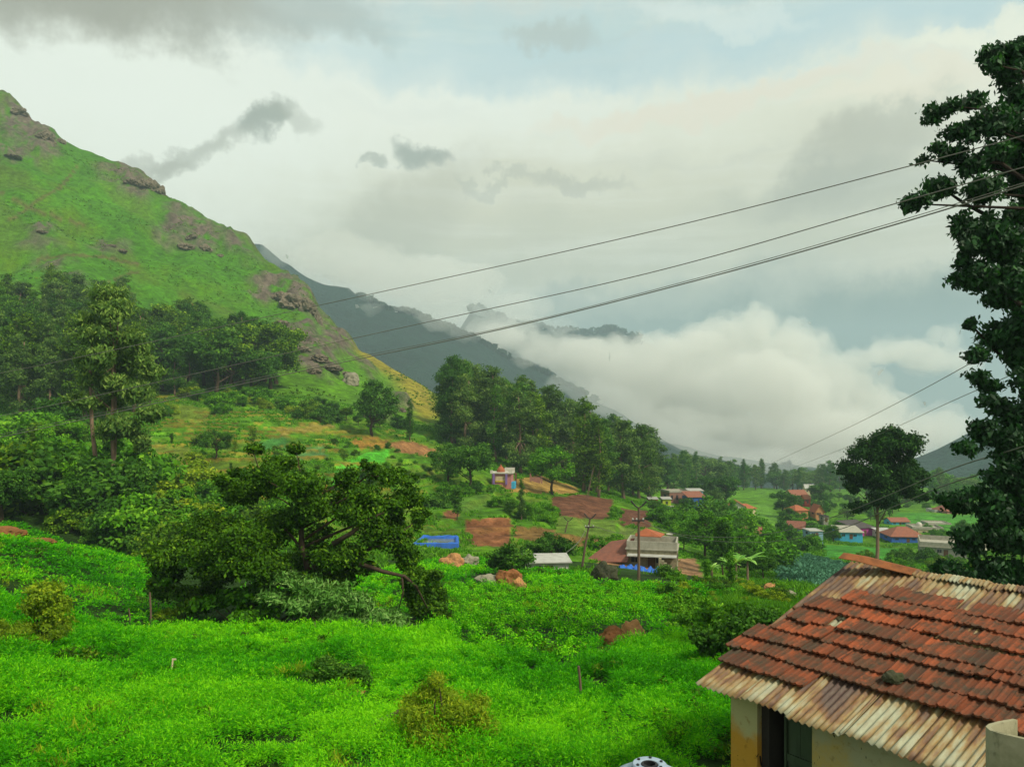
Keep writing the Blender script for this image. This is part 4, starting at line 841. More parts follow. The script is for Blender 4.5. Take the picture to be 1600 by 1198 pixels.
# front slope sheets: lower and upper tier, overlapping
s = -0.02; i = 0
while s < 8.0:
    wdt = .86; corrugated('roof_sheet', s, s+wdt+.06, LT*.40, LT+random.uniform(-.03, .04), .0+.006*(i % 2), seed=i); corrugated('roof_sheet', s+.02, s+wdt+.08, -.02, LT*.40+.15, .024+.006*(i % 2), seed=i+30)
    s += wdt; i += 1
def BK(s, t, h=0.0): return R0+E1*s+(-E2*NW-Vector((0, 0, DROP))).normalized()*t+Vector((0, 0, h+.02))
corrugated('back_roof', 0, 8, .02, LT, 0, seed=50, fn=BK)
s = .35; i = 0
while s < 7.8:      # bent ridge sheets, ragged
    w = random.uniform(.28, .5)
    def RC(a, t, h=0.0, o=random.uniform(-.04, .04)): return R0+E1*a+(E2*(t*.94)+Vector((0, 0, .06-abs(t)*.33+h+o*.5)))
    corrugated('ridge_sheet', s, s+w+.03, -.22-random.uniform(0, .06), .20+random.uniform(0, .10), .012*(i % 3), seed=70+i, fn=RC, nt=6, sag=.004, pitch=.07); s += w; i += 1
# loose rusty strip lying on the ridge
m = MB(); a, b_ = at(1318, 867, 15.6), at(1432, 893, 14.9)
p = [a, a.lerp(b_, .25)+Vector((0, 0, .02)), a.lerp(b_, .5)+Vector((0, 0, .01)), a.lerp(b_, .8), b_]; wv = E2*.20
V = []
for q in p: V += [q-wv+Vector((0, 0, .02)), q+Vector((0, 0, .05)), q+wv-Vector((0, 0, .03))]
m.sheet(V, [(3*i+j, 3*i+j+1, 3*i+4+j, 3*i+3+j) for i in range(4) for j in (0, 1)], .012)
M_rust = plain('rusted_iron', (0.24, 0.085, 0.03), (0.09, 0.04, 0.02), 4, .85, .2, .3)
o = m.build('rusty_strip', M_rust); tag(o, 'loose rusty metal strip lying across the house ridge', 'metal strip')
# clay tiles
TPOLY = [(1112,1043),(1145,1005),(1168,990),(1229,972),(1262,945),(1322,938),(1354,924),(1505,938),(1514,956),(1532,948),(1900,985),(1900,1215),(1600,1162),(1532,1140),(1397,1102),(1316,1078),(1235,1058),(1205,1066)]
def tiles():
    r = random.Random(5); V = []; Fq = []; T = []; ex, wd, ln = .46, .245, .55
    cs = [roof_st(*p) for p in TPOLY]; t0 = min(c[1] for c in cs); prof = [(0, .030), (.06, .034), (.13, .010), (.32, .008), (.40, .026), (.48, .028), (.56, .008), (.78, .006), (.88, .022), (1.02, .026)]
    row = 0; t = t0-.1
    while t < LT:
        s = -.6+r.uniform(0, .2); drift = 0; rowtint = r.uniform(-.1, .1); lift = 0
        while s < 8.4:
            cc = at_uv(RP(s+wd/2, t+ln/2)); drift += r.gauss(0, .010); drift *= .96
            if r.random() < .12: drift += r.uniform(-.09, .09)
            if r.random() < .06: lift = r.uniform(0, .03)
            if inpoly(np.array([cc[0]]), np.array([cc[1]]), TPOLY)[0] and r.random() > .008:
                sk = r.gauss(0, .018); tl = r.gauss(0, .011); b = len(V); dt = drift+r.gauss(0, .008); tint = min(1, max(0, .5+rowtint+r.gauss(0, .22)))
                for k, (dd, hh) in enumerate(((0, .030), (ln, .078), (ln, .044), (0, .008))):
                    for (q, z) in prof: V.append(tuple(RP(s+q*wd+sk*(dd > 0), t+dd+dt, hh+z*(1 if k < 2 else .9)+tl+lift+(.012 if dd else 0)))); T.append(tint)
                n = len(prof)
                for k in range(3): Fq += [(b+k*n+i+1, b+k*n+i, b+(k+1)*n+i, b+(k+1)*n+i+1) for i in range(n-1)]
                Fq += [(b, b+n, b+2*n, b+3*n), (b+4*n-1, b+3*n-1, b+2*n-1, b+n-1)]
            s += wd*r.uniform(.96, 1.02)
        t += ex*r.uniform(.93, 1.05); row += 1
    me = mesh_np('roof_tiles', np.array(V), np.array(Fq), {'tint': T}, False); return hb_(link('roof_tiles', me, house, M_tile))
def at_uv(p): return 800+F*p.x/p.y, HZ-F*p.z/p.y
tiles()
# walls
def wallbox(name, s0, s1, n0, n1, z0, z1, m_, parent=house, ztop=None):
    mb = MB(); V = [HP(s0, n0, z0), HP(s1, n0, z0), HP(s1, n1, z0), HP(s0, n1, z0), HP(s0, n0, z1), HP(s1, n0, z1), HP(s1, n1, z1), HP(s0, n1, z1)]
    mb.add(V, [(0,3,2,1),(4,5,6,7),(0,1,5,4),(1,2,6,5),(2,3,7,6),(3,0,4,7)]); o = mb.build(name, m_); 
    if parent: o.parent = parent
    if parent is house: hb_(o)
    return o
ZB = -8.2; rz_ = lambda n: R0.z-abs(n)*DROP/NW-.05
wallbox('wall', .33, .855, 4.12, 4.42, ZB, rz_(4.42), M_wall)
wallbox('wall', 1.845, 8.0, 4.22, 4.42, ZB, rz_(4.42), M_wall2)
wallbox('wall', .33, .53, -4.4, 4.118, ZB, rz_(4.6), M_wall2)
wallbox('wall', .855, 1.0, 3.55, 4.30, ZB, rz_(4.42)-.02, M_darkroom)
wallbox('wall', .86, 8.0, 3.3, 3.5, ZB, rz_(4.42)+.1, M_darkroom)
m = MB()
for n0, n1 in ((-4.4, 0), (0, 4.4)):
    m.add([HP(.34, n0, rz_(4.6)+.002), HP(.34, n1, rz_(4.6)+.002), HP(.34, n1, rz_(n1)), HP(.34, n0, rz_(n0)), HP(.52, n0, rz_(4.6)+.002), HP(.52, n1, rz_(4.6)+.002), HP(.52, n1, rz_(n1)), HP(.52, n0, rz_(n0))], [(0,1,2,3),(7,6,5,4),(0,4,5,1),(2,6,7,3)])
hb_(m.build('gable', M_wall2, house))
door = MB()
def dbox(mb, s0, s1, n0, n1, z0, z1):
    V = [HP(s0, n0, z0), HP(s1, n0, z0), HP(s1, n1, z0), HP(s0, n1, z0), HP(s0, n0, z1), HP(s1, n0, z1), HP(s1, n1, z1), HP(s0, n1, z1)]
    mb.add(V, [(0,3,2,1),(4,5,6,7),(0,1,5,4),(1,2,6,5),(2,3,7,6),(3,0,4,7)])
for a_, b__ in ((1.16, 1.375), (1.38, 1.60), (1.605, 1.80)): dbox(door, a_, b__, 3.96, 4.0, -7.1, -4.75)
dbox(door, 1.15, 1.81, 4.0, 4.03, -5.62, -5.50); dbox(door, 1.15, 1.81, 4.0, 4.03, -4.95, -4.83)
dobj = hb_(door.build('door', M_door, house)); mb = MB(); dbox(mb, 1.20, 1.23, 4.03, 4.06, -5.75, -5.70); mb.build('latch', M_rust, dobj)
fr = MB(); dbox(fr, 1.81, 1.84, 3.9, 4.1, -7.1, -4.7); dbox(fr, 1.11, 1.15, 3.9, 4.05, -7.1, -4.7); hb_(fr.build('door_frame', M_door, house))
# stone holding the tiles down
def rock_obj(name, loc, size, m_, label, cat='rock', seed=1, sub=3, rot=0, group=None, rough=.06):
    import bmesh
    from mathutils import noise as mn
    bm = bmesh.new(); bmesh.ops.create_icosphere(bm, subdivisions=sub, radius=1)
    for v in bm.verts:
        n = mn.fractal(v.co*1.1+Vector((seed*3.1, seed, 0)), 1.0, 2.0, 4); n2_ = mn.ridged_multi_fractal(v.co*2.3+Vector((seed, 0, seed)), 1.0, 2.0, 4, 1.0, 2.0); c = v.co.copy(); k = .9+.34*n+rough*(n2_-1)
        v.co = Vector((c.x*k*size[0], c.y*k*size[1], (c.z if c.z > -.35 else -.35+(c.z+.35)*.3)*k*size[2]))
    me = bpy.data.meshes.new(name); bm.to_mesh(me); bm.free(); o = link(name, me, None, m_); o.location = loc; o.rotation_euler.z = rot; return tag(o, label, cat, group)
M_rockd = plain('dark_stone', (0.06, 0.06, 0.035), (0.03, 0.04, 0.015), 5, .95, .1, .5)
M_rocko = plain('orange_granite', (0.42, 0.21, 0.08), (0.20, 0.11, 0.06), 1.2, .95, .1, .5)
M_rockg = plain('grey_granite', (0.26, 0.24, 0.17), (0.12, 0.12, 0.07), 1.0, .95, .1, .5)
M_earth = plain('red_earth', (0.24, 0.10, 0.04), (0.10, 0.06, 0.02), 1.5, .98, .05, .8)
st_ = roof_st(1398, 1070); rock_obj('stone', RP(*st_, .12), (.17, .15, .12), M_rockd, 'dark mossy stone weighing down the roof tiles', 'stone', 3)
# concrete slab parapet close to the camera, bottom right
mb = MB(); pl = [at(1584, 1119, 5.9), at(1584, 1141, 5.3)]
top = [at(1583, 1122, 5.75), at(1560, 1126, 5.6), at(1545, 1130, 5.45), at(1540, 1134, 5.3), at(1546, 1140, 5.2), at(1562, 1145, 5.12), at(1600, 1154, 5.0), at(1700, 1180, 4.8)]
zt = top[3].z; top = [Vector((p.x, p.y, p.z)) for p in top]; inner = []
for i, p in enumerate(top):
    d = (top[min(i+1, len(top)-1)]-top[max(i-1, 0)]); d.z = 0; d.normalize(); nrm = Vector((-d.y, d.x, 0)); inner.append(p+nrm*.03)
n = len(top); V = top+inner+[p-Vector((0, 0, 1.6)) for p in top]+[p-Vector((0, 0, 1.6)) for p in inner]; Fs = []
for i in range(n-1): Fs += [(i, i+1, n+i+1, n+i), (i, 2*n+i, 2*n+i+1, i+1), (n+i+1, 3*n+i+1, 3*n+i, n+i)]
Fs += [(0, n, 3*n, 2*n), (n-1, 3*n-1, 4*n-1, 2*n-1)]
mb.add(V, Fs); tag(mb.build('concrete_parapet', plaster('mossy_concrete', (0.30, 0.28, 0.18), (0.14, 0.14, 0.07), -1.9, -3.2, False), None), 'bent concrete parapet slab at the bottom right corner', 'parapet')
# blue water tank with an open neck
wt = at(1015, 1196, 9.2); z0 = gz(wt.x, wt.y); M_tank = plain('blue_grey_plastic', (0.30, 0.38, 0.46), (0.20, 0.26, 0.34), 3, .4, .4); M_black = plain('black_plastic', (0.012, 0.012, 0.014), (0.02, 0.02, 0.02), 3, .5)
tank = empty('water_tank', (wt.x, wt.y, z0), label='blue grey plastic water tank with an open black neck, at the bottom edge', cat='water tank'); hh = wt.z-z0
def lathe(mb, prof, n=40, c=(0, 0)):
    V = [(c[0]+r*math.cos(2*math.pi*k/n), c[1]+r*math.sin(2*math.pi*k/n), z) for r, z in prof for k in range(n)]
    return mb.add(V, [(i*n+k, i*n+(k+1) % n, (i+1)*n+(k+1) % n, (i+1)*n+k) for i in range(len(prof)-1) for k in range(n)])
prof = [(.0, -.1), (.50, -.1)]+[(.52+.015*(i % 2), -.05+i*(hh-.35)/14) for i in range(15)]+[(.50, hh-.26), (.42, hh-.13), (.30, hh-.06), (.215, hh-.03)]
lathe(MB(), prof); mb = MB(); lathe(mb, prof); mb.build('body', M_tank, tank, True)
mb = MB(); lathe(mb, [(.205, hh-.06), (.21, hh+.015), (.195, hh+.03), (.12, hh+.03), (.105, hh+.02), (.10, hh-.1), (0, hh-.1)]); mb.build('neck', M_tank, tank)
mb = MB(); lathe(mb, [(.098, hh-.02), (.098, hh+.028), (.07, hh+.032), (.066, hh-.06), (0, hh-.06)]); mb.build('opening', M_black, tank)
for k in range(6):
    a = k*math.pi/3+.3; mb = MB(); lathe(mb, [(0, hh+.045), (.018, hh+.045), (.018, hh+.025)], 8, (math.cos(a)*.155, math.sin(a)*.155)); mb.build('bolt', M_black, tank)

# ---------------------------------------------------------------- village and farm buildings
PAL = {k: plain(k, c, c2, 1.5, .85, .2, .15) for k, c, c2 in [
 ('white_wall', (0.55,0.53,0.45), (0.36,0.33,0.26)), ('cream_wall', (0.58,0.48,0.30), (0.38,0.30,0.18)), ('pink_wall', (0.46,0.20,0.19), (0.32,0.15,0.14)), ('orange_wall', (0.46,0.21,0.09), (0.34,0.16,0.08)),
 ('brick_wall', (0.30,0.15,0.11), (0.18,0.10,0.08)), ('blue_wall', (0.03,0.12,0.42), (0.03,0.09,0.26)), ('sky_wall', (0.05,0.36,0.56), (0.05,0.25,0.4)), ('pale_blue_wall', (0.22,0.36,0.46), (0.16,0.26,0.33)),
 ('magenta_wall', (0.45,0.05,0.28), (0.33,0.05,0.2)), ('lime_wall', (0.42,0.50,0.03), (0.3,0.36,0.03)), ('red_wall', (0.55,0.06,0.03), (0.4,0.05,0.03)), ('green_wall', (0.05,0.34,0.18), (0.04,0.24,0.13)), ('grey_wall', (0.30,0.29,0.24), (0.18,0.17,0.13)),
 ('stained_wall', (0.30,0.27,0.17), (0.12,0.10,0.06)), ('clay_roof', (0.27,0.10,0.06), (0.17,0.07,0.045)), ('orange_roof', (0.36,0.11,0.05), (0.22,0.08,0.04)), ('rust_roof', (0.22,0.085,0.055), (0.13,0.06,0.045)), ('tin_roof', (0.40,0.40,0.36), (0.26,0.25,0.22)), ('dark_roof', (0.06,0.05,0.05), (0.10,0.08,0.07)),
 ('concrete_roof', (0.36,0.34,0.27), (0.22,0.21,0.16)), ('window_dark', (0.02,0.025,0.03), (0.03,0.035,0.035)), ('door_wood', (0.12,0.06,0.03), (0.07,0.04,0.02)), ('tarp_blue', (0.03,0.13,0.50), (0.04,0.09,0.28)), ('yellow_paint', (0.55,0.42,0.03), (0.4,0.3,0.03))]}
def building(name, u, v, Y, w, d, h, rot, wall, roof, rtype, label, cat='house', rise=1.2, over=.4, windows=2, door=True, ridge='x', para=.5, wincol='window_dark', sink=1.2, group=None, z=None):
    """walls, roof, windows and a door; (u, v) is the middle of the front wall's foot, Y its distance"""
    x = (u-800)/F*Y; z0 = (HZ-v)/F*Y if z is None else z
    root = empty(name, (x, Y, z0), rot, label=label, cat=cat, group=group); W_ = PAL[wall]; R_ = PAL[roof]; hw = w/2
    mb = MB()
    mb.box(-hw, hw, 0, d, -sink-1.5, h)
    if rtype == 'gable':
        if ridge == 'x': mb.add([(-hw+.002, .002, h), (-hw+.002, d-.002, h), (-hw+.002, d/2, h+rise), (hw-.002, .002, h), (hw-.002, d-.002, h), (hw-.002, d/2, h+rise)], [(0, 2, 1), (3, 4, 5), (0, 3, 5, 2), (1, 2, 5, 4)])
        else: mb.add([(-hw+.002, .002, h), (hw-.002, .002, h), (0, .002, h+rise), (-hw+.002, d-.002, h), (hw-.002, d-.002, h), (0, d-.002, h+rise)], [(0, 1, 2), (4, 3, 5), (0, 2, 5, 3), (1, 4, 5, 2)])
    mb.build('wall', W_, root); rb = MB(); o_ = over; th = .10; dz = .06
    if rtype == 'gable':
        e = h-rise*o_/(d/2 if ridge == 'x' else hw)+dz
        if ridge == 'x': V = [(-hw-o_, -o_, e), (hw+o_, -o_, e), (hw+o_, d/2, h+rise+dz), (-hw-o_, d/2, h+rise+dz), (hw+o_, d+o_, e), (-hw-o_, d+o_, e)]; Fs = [(0, 1, 2, 3), (3, 2, 4, 5)]
        else: V = [(-hw-o_, -o_, e), (0, -o_, h+rise+dz), (0, d+o_, h+rise+dz), (-hw-o_, d+o_, e), (hw+o_, -o_, e), (hw+o_, d+o_, e)]; Fs = [(0, 1, 2, 3), (1, 4, 5, 2)]
        rb.sheet(V, Fs, -th)
    elif rtype == 'hip':
        k = min(hw, d/2)*.75; rb.sheet([(-hw-o_, -o_, h+dz), (hw+o_, -o_, h+dz), (hw+o_, d+o_, h+dz), (-hw-o_, d+o_, h+dz), (-hw+k, d/2, h+rise+dz), (hw-k, d/2, h+rise+dz)], [(0, 1, 5, 4), (1, 2, 5), (2, 3, 4, 5), (3, 0, 4)], -th)
    elif rtype == 'shed': rb.sheet([(-hw-o_, -o_, h+dz), (hw+o_, -o_, h+dz), (hw+o_, d+o_, h+rise+dz), (-hw-o_, d+o_, h+rise+dz)], [(0, 1, 2, 3)], -th)
    else:
        rb.box(-hw-o_*.5, hw+o_*.5, -o_*.5, d+o_*.5, h+.003, h+.15)
        for (a, b, c_, e) in ((-hw, hw, 0, .18), (-hw, hw, d-.18, d), (-hw, -hw+.18, .182, d-.182), (hw-.18, hw, .182, d-.182)): rb.box(a, b, c_, e, h+.152, h+.15+para)
    ro = rb.build('roof', R_, root)
    for k in range(windows):
        cx = -hw+w*(k+.5+(.5 if door and k >= windows/2 else 0))/(windows+(1 if door else 0)); m = MB(); m.box(cx-.45, cx+.45, -.04, .03, h*.42, h*.78); wo = m.build('window', PAL[wincol], root)
        m = MB()
        for a in (-.5, 0, .45): m.box(cx+a, cx+a+.05, -.07, -.042, h*.40, h*.80)
        m.box(cx-.55, cx+.55, -.10, -.072, h*.80, h*.84); m.build('frame', W_, wo)
    for sx in (-1, 1):
        m = MB(); m.box(sx*hw-.04, sx*hw+.04, d*.35, d*.6, h*.42, h*.78); m.build('window', PAL[wincol], root)
    if door: m = MB(); m.box(-.45, .45, -.05, .03, 0, min(2.0, h*.8)); m.build('door', PAL['door_wood'], root)
    return root
A = math.radians
B_ = building
# farmhouse at the foot of the field
fh = B_('farmhouse', 1018, 893, 96, 6.2, 5.2, 2.7, A(-14), 'stained_wall', 'concrete_roof', 'flat', 'stained concrete farmhouse with brown lean-to roof and outside stair', windows=2, para=.9, over=.3)
m = MB(); m.sheet([(-8.6, -.6, .9), (-2.9, -1.4, 1.4), (-2.4, 3.6, 3.6), (-5.6, 4.6, 2.9)], [(0, 1, 2, 3)], .1); m.build('lean_to_roof', PAL['rust_roof'], fh)
m = MB(); m.box(-7.6, -3.1, 0, 3.2, -2, 1.1); m.build('lean_to_wall', PAL['stained_wall'], fh)
m = MB(); m.sheet([(-2.2, 2.4, 4.1), (1.0, 2.2, 4.1), (1.4, 4.4, 4.15), (-.9, 3.2, 5.0), (-2.4, 4.2, 4.1)], [(0, 1, 3), (1, 2, 3), (2, 4, 3), (4, 0, 3)], .1); m.build('hip_roof', PAL['orange_roof'], fh)
m = MB(); m.box(-2.9, 3.1, -1.7, -.06, 2.1, 2.22); m.build('verandah_roof', PAL['tin_roof'], fh)
m = MB()
for k in range(9): m.box(1.0+k*.32, 1.0+(k+1)*.32-.004, -2.3, -1.72, -1.0, 2.1-k*.27)
m.build('stair', PAL['stained_wall'], fh)
m = MB(); m.tube([(2.1, 3, 3.7), (2.1, 3, 4.2)], .03, 6); lathe(m, [(0, 4.15), (.35, 4.25), (.45, 4.4)], 14, (2.1, 2.9)); m.build('dish', PAL['white_wall'], fh)
B_('shed', 857, 896, 75, 4.0, 2.6, 1.0, A(6), 'white_wall', 'tin_roof', 'shed', 'low white walled shed with a pale tin roof in the field', 'shed', rise=.35, over=.3, windows=1, door=True)
# tarps by the farmhouse
def tarp(u, v, Y, w, d, label, seed):
    r = random.Random(seed); V = []; n = 14; x, z = (u-800)/F*Y, (HZ-v)/F*Y
    for j in range(5):
        for i in range(n+1): V.append((-w/2+w*i/n, d*(j/4-.5)+r.gauss(0, .05), .55+.3*math.sin(i*1.3+seed)*math.sin(j*1.2+.5)+r.gauss(0, .08)-(.75 if j == 0 else 0)))
    m = MB(); m.sheet(V, [(j*(n+1)+i, j*(n+1)+i+1, (j+1)*(n+1)+i+1, (j+1)*(n+1)+i) for j in range(4) for i in range(n)], .03); o = m.build('tarpaulin', PAL['tarp_blue'], None, True); o.location = (x, Y, z); tag(o, label, 'tarpaulin')
tarp(985, 893, 89, 2.6, 1.6, 'crumpled blue tarpaulin in the farmhouse yard, left piece', 1); tarp(1018, 897, 88, 2.7, 1.6, 'crumpled blue tarpaulin in the farmhouse yard, right piece', 2)
# blue lined pond
pp = on_ground(682, 853); pond = empty('farm_pond', (pp.x, pp.y, pp.z), A(2), label='raised farm pond lined with blue plastic sheet', cat='farm pond')
m = MB(); w, d = 3.0, 5.2; n = 24
rim = [(-w, -d*.35), (w, -d*.35), (w*.92, d*.9), (-w*.75, d*.9)]
V = []; pts = []
for (a, b) in zip(rim, rim[1:]+rim[:1]):
    for i in range(8): t = i/8; pts.append((a[0]+(b[0]-a[0])*t, a[1]+(b[1]-a[1])*t))
r = random.Random(2)
for (k, zz) in ((1.08, -.9), (1.02, .55), (.95, .72), (.90, .62), (.84, .1)):
    for (x, y) in pts: V.append((x*k+r.gauss(0, .05), (y-.8)*k+.8+r.gauss(0, .05), zz+r.gauss(0, .05)))
N = len(pts); m.add(V, [(j*N+i, j*N+(i+1) % N, (j+1)*N+(i+1) % N, (j+1)*N+i) for j in range(4) for i in range(N)]); m.build('liner', PAL['tarp_blue'], pond)
m = MB(); m.add([(x*.88, (y-.8)*.88+.8, .30) for x, y in rim], [(0, 1, 2, 3)]); m.build('water', plain('murky_water', (0.16, 0.18, 0.10), (0.10, 0.12, 0.08), .8, .15, .5), pond)
# temple
tp = on_ground(783, 757); tem = empty('temple', (tp.x, tp.y, tp.z), A(-8), label='small pink temple with an orange domed tower on the hillside', cat='temple'); k = tp.y/F
m = MB(); m.box(-15*k, 16*k, 0, 4, -1, 17*k); m.build('wall', PAL['pink_wall'], tem)
m = MB(); m.box(-17*k, 18*k, -.4, 4.3, 17*k+.003, 19*k); m.box(-17*k, -13*k, -.3, .3, 19*k, 22*k); m.box(13*k, 18*k, -.3, .3, 19*k, 24*k); m.box(2*k, 18*k, 3.6, 4.2, 19*k, 25*k); m.build('roof', PAL['white_wall'], tem)
m = MB(); lathe(m, [(6.5*k, 19*k), (6.3*k, 22*k), (4.6*k, 25*k), (2.6*k, 27.5*k), (1.2*k, 28.5*k), (1.4*k, 29.3*k), (.3*k, 31*k), (0, 31*k)], 12, (-2*k, 1.6)); m.build('tower', PAL['orange_roof'], tem)
m = MB(); m.box(-9*k, 6*k, -.06, .02, 3*k, 13*k); m.build('doorway', PAL['cream_wall'], tem)
m = MB(); m.box(-13*k, -10*k, -.5, -.08, 0, 17*k); m.box(7*k, 10*k, -.5, -.08, 0, 17*k); m.build('pillar', plain('violet_paint', (0.22, 0.14, 0.36), (0.16, 0.1, 0.26), 2), tem)
m = MB(); m.box(-9*k, 6*k, -.2, -.07, 4*k, 6*k); m.build('lintel', PAL['yellow_paint'], tem)
m = MB(); m.box(16.1*k, 21*k, 0, 3, -1, 4*k); m.build('step', PAL['sky_wall'], tem)
for i, (u, v, h) in enumerate([(806, 757, 16), (829, 752, 17), (846, 755, 16)]):
    q = on_ground(u, v); kk = q.y/F; m = MB(); m.box(-1.4*kk, 1.4*kk, -.2, .2, -.6, h*kk); m.box(-1.9*kk, 1.9*kk, -.28, .28, h*kk+.002, (h+1.5)*kk)
    o = m.build('brick_pillar', PAL['brick_wall']); o.location = q; tag(o, ['ruined brick pillar nearest the temple', 'middle ruined brick pillar right of the temple', 'ruined brick pillar farthest right of the temple'][i], 'pillar')
q = on_ground(838, 754); kk = q.y/F; m = MB(); m.box(-8*kk, 6*kk, -.15, .15, -.5, 8*kk); o = m.build('brick_wall', PAL['brick_wall']); o.location = (q.x, q.y+.6, q.z); tag(o, 'low ruined brick wall between the pillars beside the temple', 'wall')
# village
def V_(name, u, v, Y, wpx, hpx, dm, rot, wall, roof, rt, label, **kw):
    k = Y/F; return B_(name, u, v, Y, wpx*k, dm, hpx*k, A(rot), wall, roof, rt, label, **kw)
V_('hut', 1021, 797, 285, 13, 17, 4, 0, 'red_wall', 'tin_roof', 'shed', 'small red fronted hut at the edge of the eucalyptus wood', cat='hut', rise=.5, windows=0)
V_('hut', 1042, 793, 290, 13, 13, 4, 0, 'lime_wall', 'tin_roof', 'shed', 'lime green painted hut beside the red fronted hut', cat='hut', rise=.5, windows=1, door=False)
V_('boundary_wall', 1036, 798, 280, 34, 7, 1, 0, 'white_wall', 'tin_roof', 'flat', 'low white wall in front of the lime green hut', cat='wall', para=.02, over=0, windows=0, door=False)
V_('brick_building', 1062, 789, 310, 34, 20, 9, 12, 'brick_wall', 'concrete_roof', 'flat', 'brick building with a pale flat concrete roof', cat='building', para=.5, windows=3)
V_('shop_house', 1089, 790, 300, 27, 13, 8, 5, 'blue_wall', 'clay_roof', 'shed', 'blue walled building with a dull red sloping roof', cat='building', rise=1.6, windows=2)
V_('shop_house', 1088, 776, 325, 22, 9, 5, 5, 'pale_blue_wall', 'tin_roof', 'shed', 'grey roofed block behind the blue walled building', cat='building', rise=.6, windows=3, door=False)
V_('village_house', 1152, 806, 262, 26, 14, 7, -10, 'white_wall', 'orange_roof', 'gable', 'white house with an orange roof and dark upper windows', rise=1.8, ridge='y', windows=2)
V_('village_house', 1172, 806, 270, 22, 11, 6, 20, 'cream_wall', 'orange_roof', 'hip', 'low orange roofed wing right of the white house', rise=1.5, windows=1)
V_('village_house', 1158, 836, 205, 26, 8, 7, 24, 'brick_wall', 'rust_roof', 'gable', 'long low house with a brown red roof below the white house', rise=1.4, windows=2)
V_('village_house', 1172, 842, 195, 30, 7, 7, -20, 'pale_blue_wall', 'clay_roof', 'gable', 'brown roofed house half hidden by the thicket', rise=1.6, windows=1)
V_('village_house', 1243, 833, 215, 24, 8, 7, -24, 'pale_blue_wall', 'rust_roof', 'gable', 'pale blue house with a brown roof left of the dark bushes', rise=1.5, windows=1)
V_('village_house', 1276, 840, 200, 20, 10, 5, 0, 'pale_blue_wall', 'tin_roof', 'flat', 'plain light blue house wall beside the wire', windows=1, para=.05)
V_('village_house', 1250, 783, 400, 26, 10, 8, 10, 'cream_wall', 'clay_roof', 'gable', 'far cream house with a red roof under the pines', rise=2.2, windows=2)
V_('village_house', 1267, 772, 440, 16, 9, 8, -10, 'cream_wall', 'tin_roof', 'gable', 'highest far cream house below the tree line', rise=2, windows=2)
V_('village_house', 1262, 786, 390, 9, 7, 6, 0, 'red_wall', 'orange_roof', 'gable', 'tiny red roofed house right of the far cream house', rise=1.6, windows=1)
V_('village_house', 1253, 808, 300, 22, 10, 7, 15, 'orange_wall', 'orange_roof', 'hip', 'orange walled house in the middle of the valley', rise=1.8, windows=2)
V_('village_house', 1281, 808, 300, 13, 9, 6, 0, 'orange_wall', 'orange_roof', 'gable', 'orange roofed house with its gable facing the field', rise=2.4, windows=1, ridge='y')
V_('arch_shelter', 1291, 815, 280, 8, 8, 4, 0, 'grey_wall', 'dark_roof', 'flat', 'small grey shelter right of the orange gable', cat='shelter', windows=0, para=.2)
V_('village_house', 1330, 842, 225, 34, 10, 8, -8, 'sky_wall', 'concrete_roof', 'shed', 'bright sky blue house with a pale flat sloping roof', rise=.9, windows=2)
V_('village_house', 1352, 838, 240, 36, 13, 8, 18, 'magenta_wall', 'dark_roof', 'shed', 'magenta painted house beside the sky blue house', rise=1.4, windows=1)
V_('village_house', 1419, 847, 225, 50, 8, 9, -6, 'blue_wall', 'clay_roof', 'hip', 'deep blue walled house under a wide red brown roof', rise=2.4, windows=2)
V_('shed', 1386, 838, 235, 22, 7, 5, 0, 'white_wall', 'tin_roof', 'shed', 'low white shed between the tall trunk and the blue house', cat='shed', rise=.5, windows=1)
V_('village_house', 1407, 821, 290, 28, 6, 6, 0, 'sky_wall', 'clay_roof', 'gable', 'low long house with a thin red roof and blue wall', rise=1.2, windows=2)
V_('terrace_house', 1450, 841, 255, 44, 14, 9, -14, 'cream_wall', 'concrete_roof', 'flat', 'cream flat roofed house with a green parapet', windows=3, para=.6)
V_('terrace_house', 1468, 828, 280, 34, 9, 7, -8, 'green_wall', 'concrete_roof', 'flat', 'green edged terrace house behind the cream flat roofed house', windows=2, para=.4)
V_('concrete_house', 1478, 869, 175, 72, 13, 12, -26, 'grey_wall', 'concrete_roof', 'flat', 'large unfinished grey concrete house with an open flat roof', windows=3, para=1.0)
V_('village_house', 1497, 808, 330, 36, 9, 10, 6, 'pink_wall', 'clay_roof', 'hip', 'wide red hip roofed house on the far right slope', rise=2.8, windows=2)
V_('village_house', 1469, 806, 335, 17, 8, 7, 0, 'white_wall', 'tin_roof', 'flat', 'small white house left of the wide red roofed house', windows=1, para=.3)
V_('village_house', 1530, 806, 340, 14, 6, 6, 0, 'pale_blue_wall', 'tin_roof', 'shed', 'little pale blue house at the right end of the village', rise=.6, windows=1)
V_('village_house', 1536, 850, 200, 26, 10, 7, 10, 'white_wall', 'tin_roof', 'flat', 'white house glimpsed through the large right tree', windows=1)
tw = at(1436, 826, 262); m = MB(); lathe(m, [(0, 0), (.85, 0), (.85, 1.9), (.6, 2.2), (.25, 2.3), (0, 2.3)], 16); wt2 = m.build('roof_tank', PAL['white_wall'], None, True); wt2.location = (tw.x, tw.y, tw.z); tag(wt2, 'round white water tank on the cream flat roofed house', 'water tank')

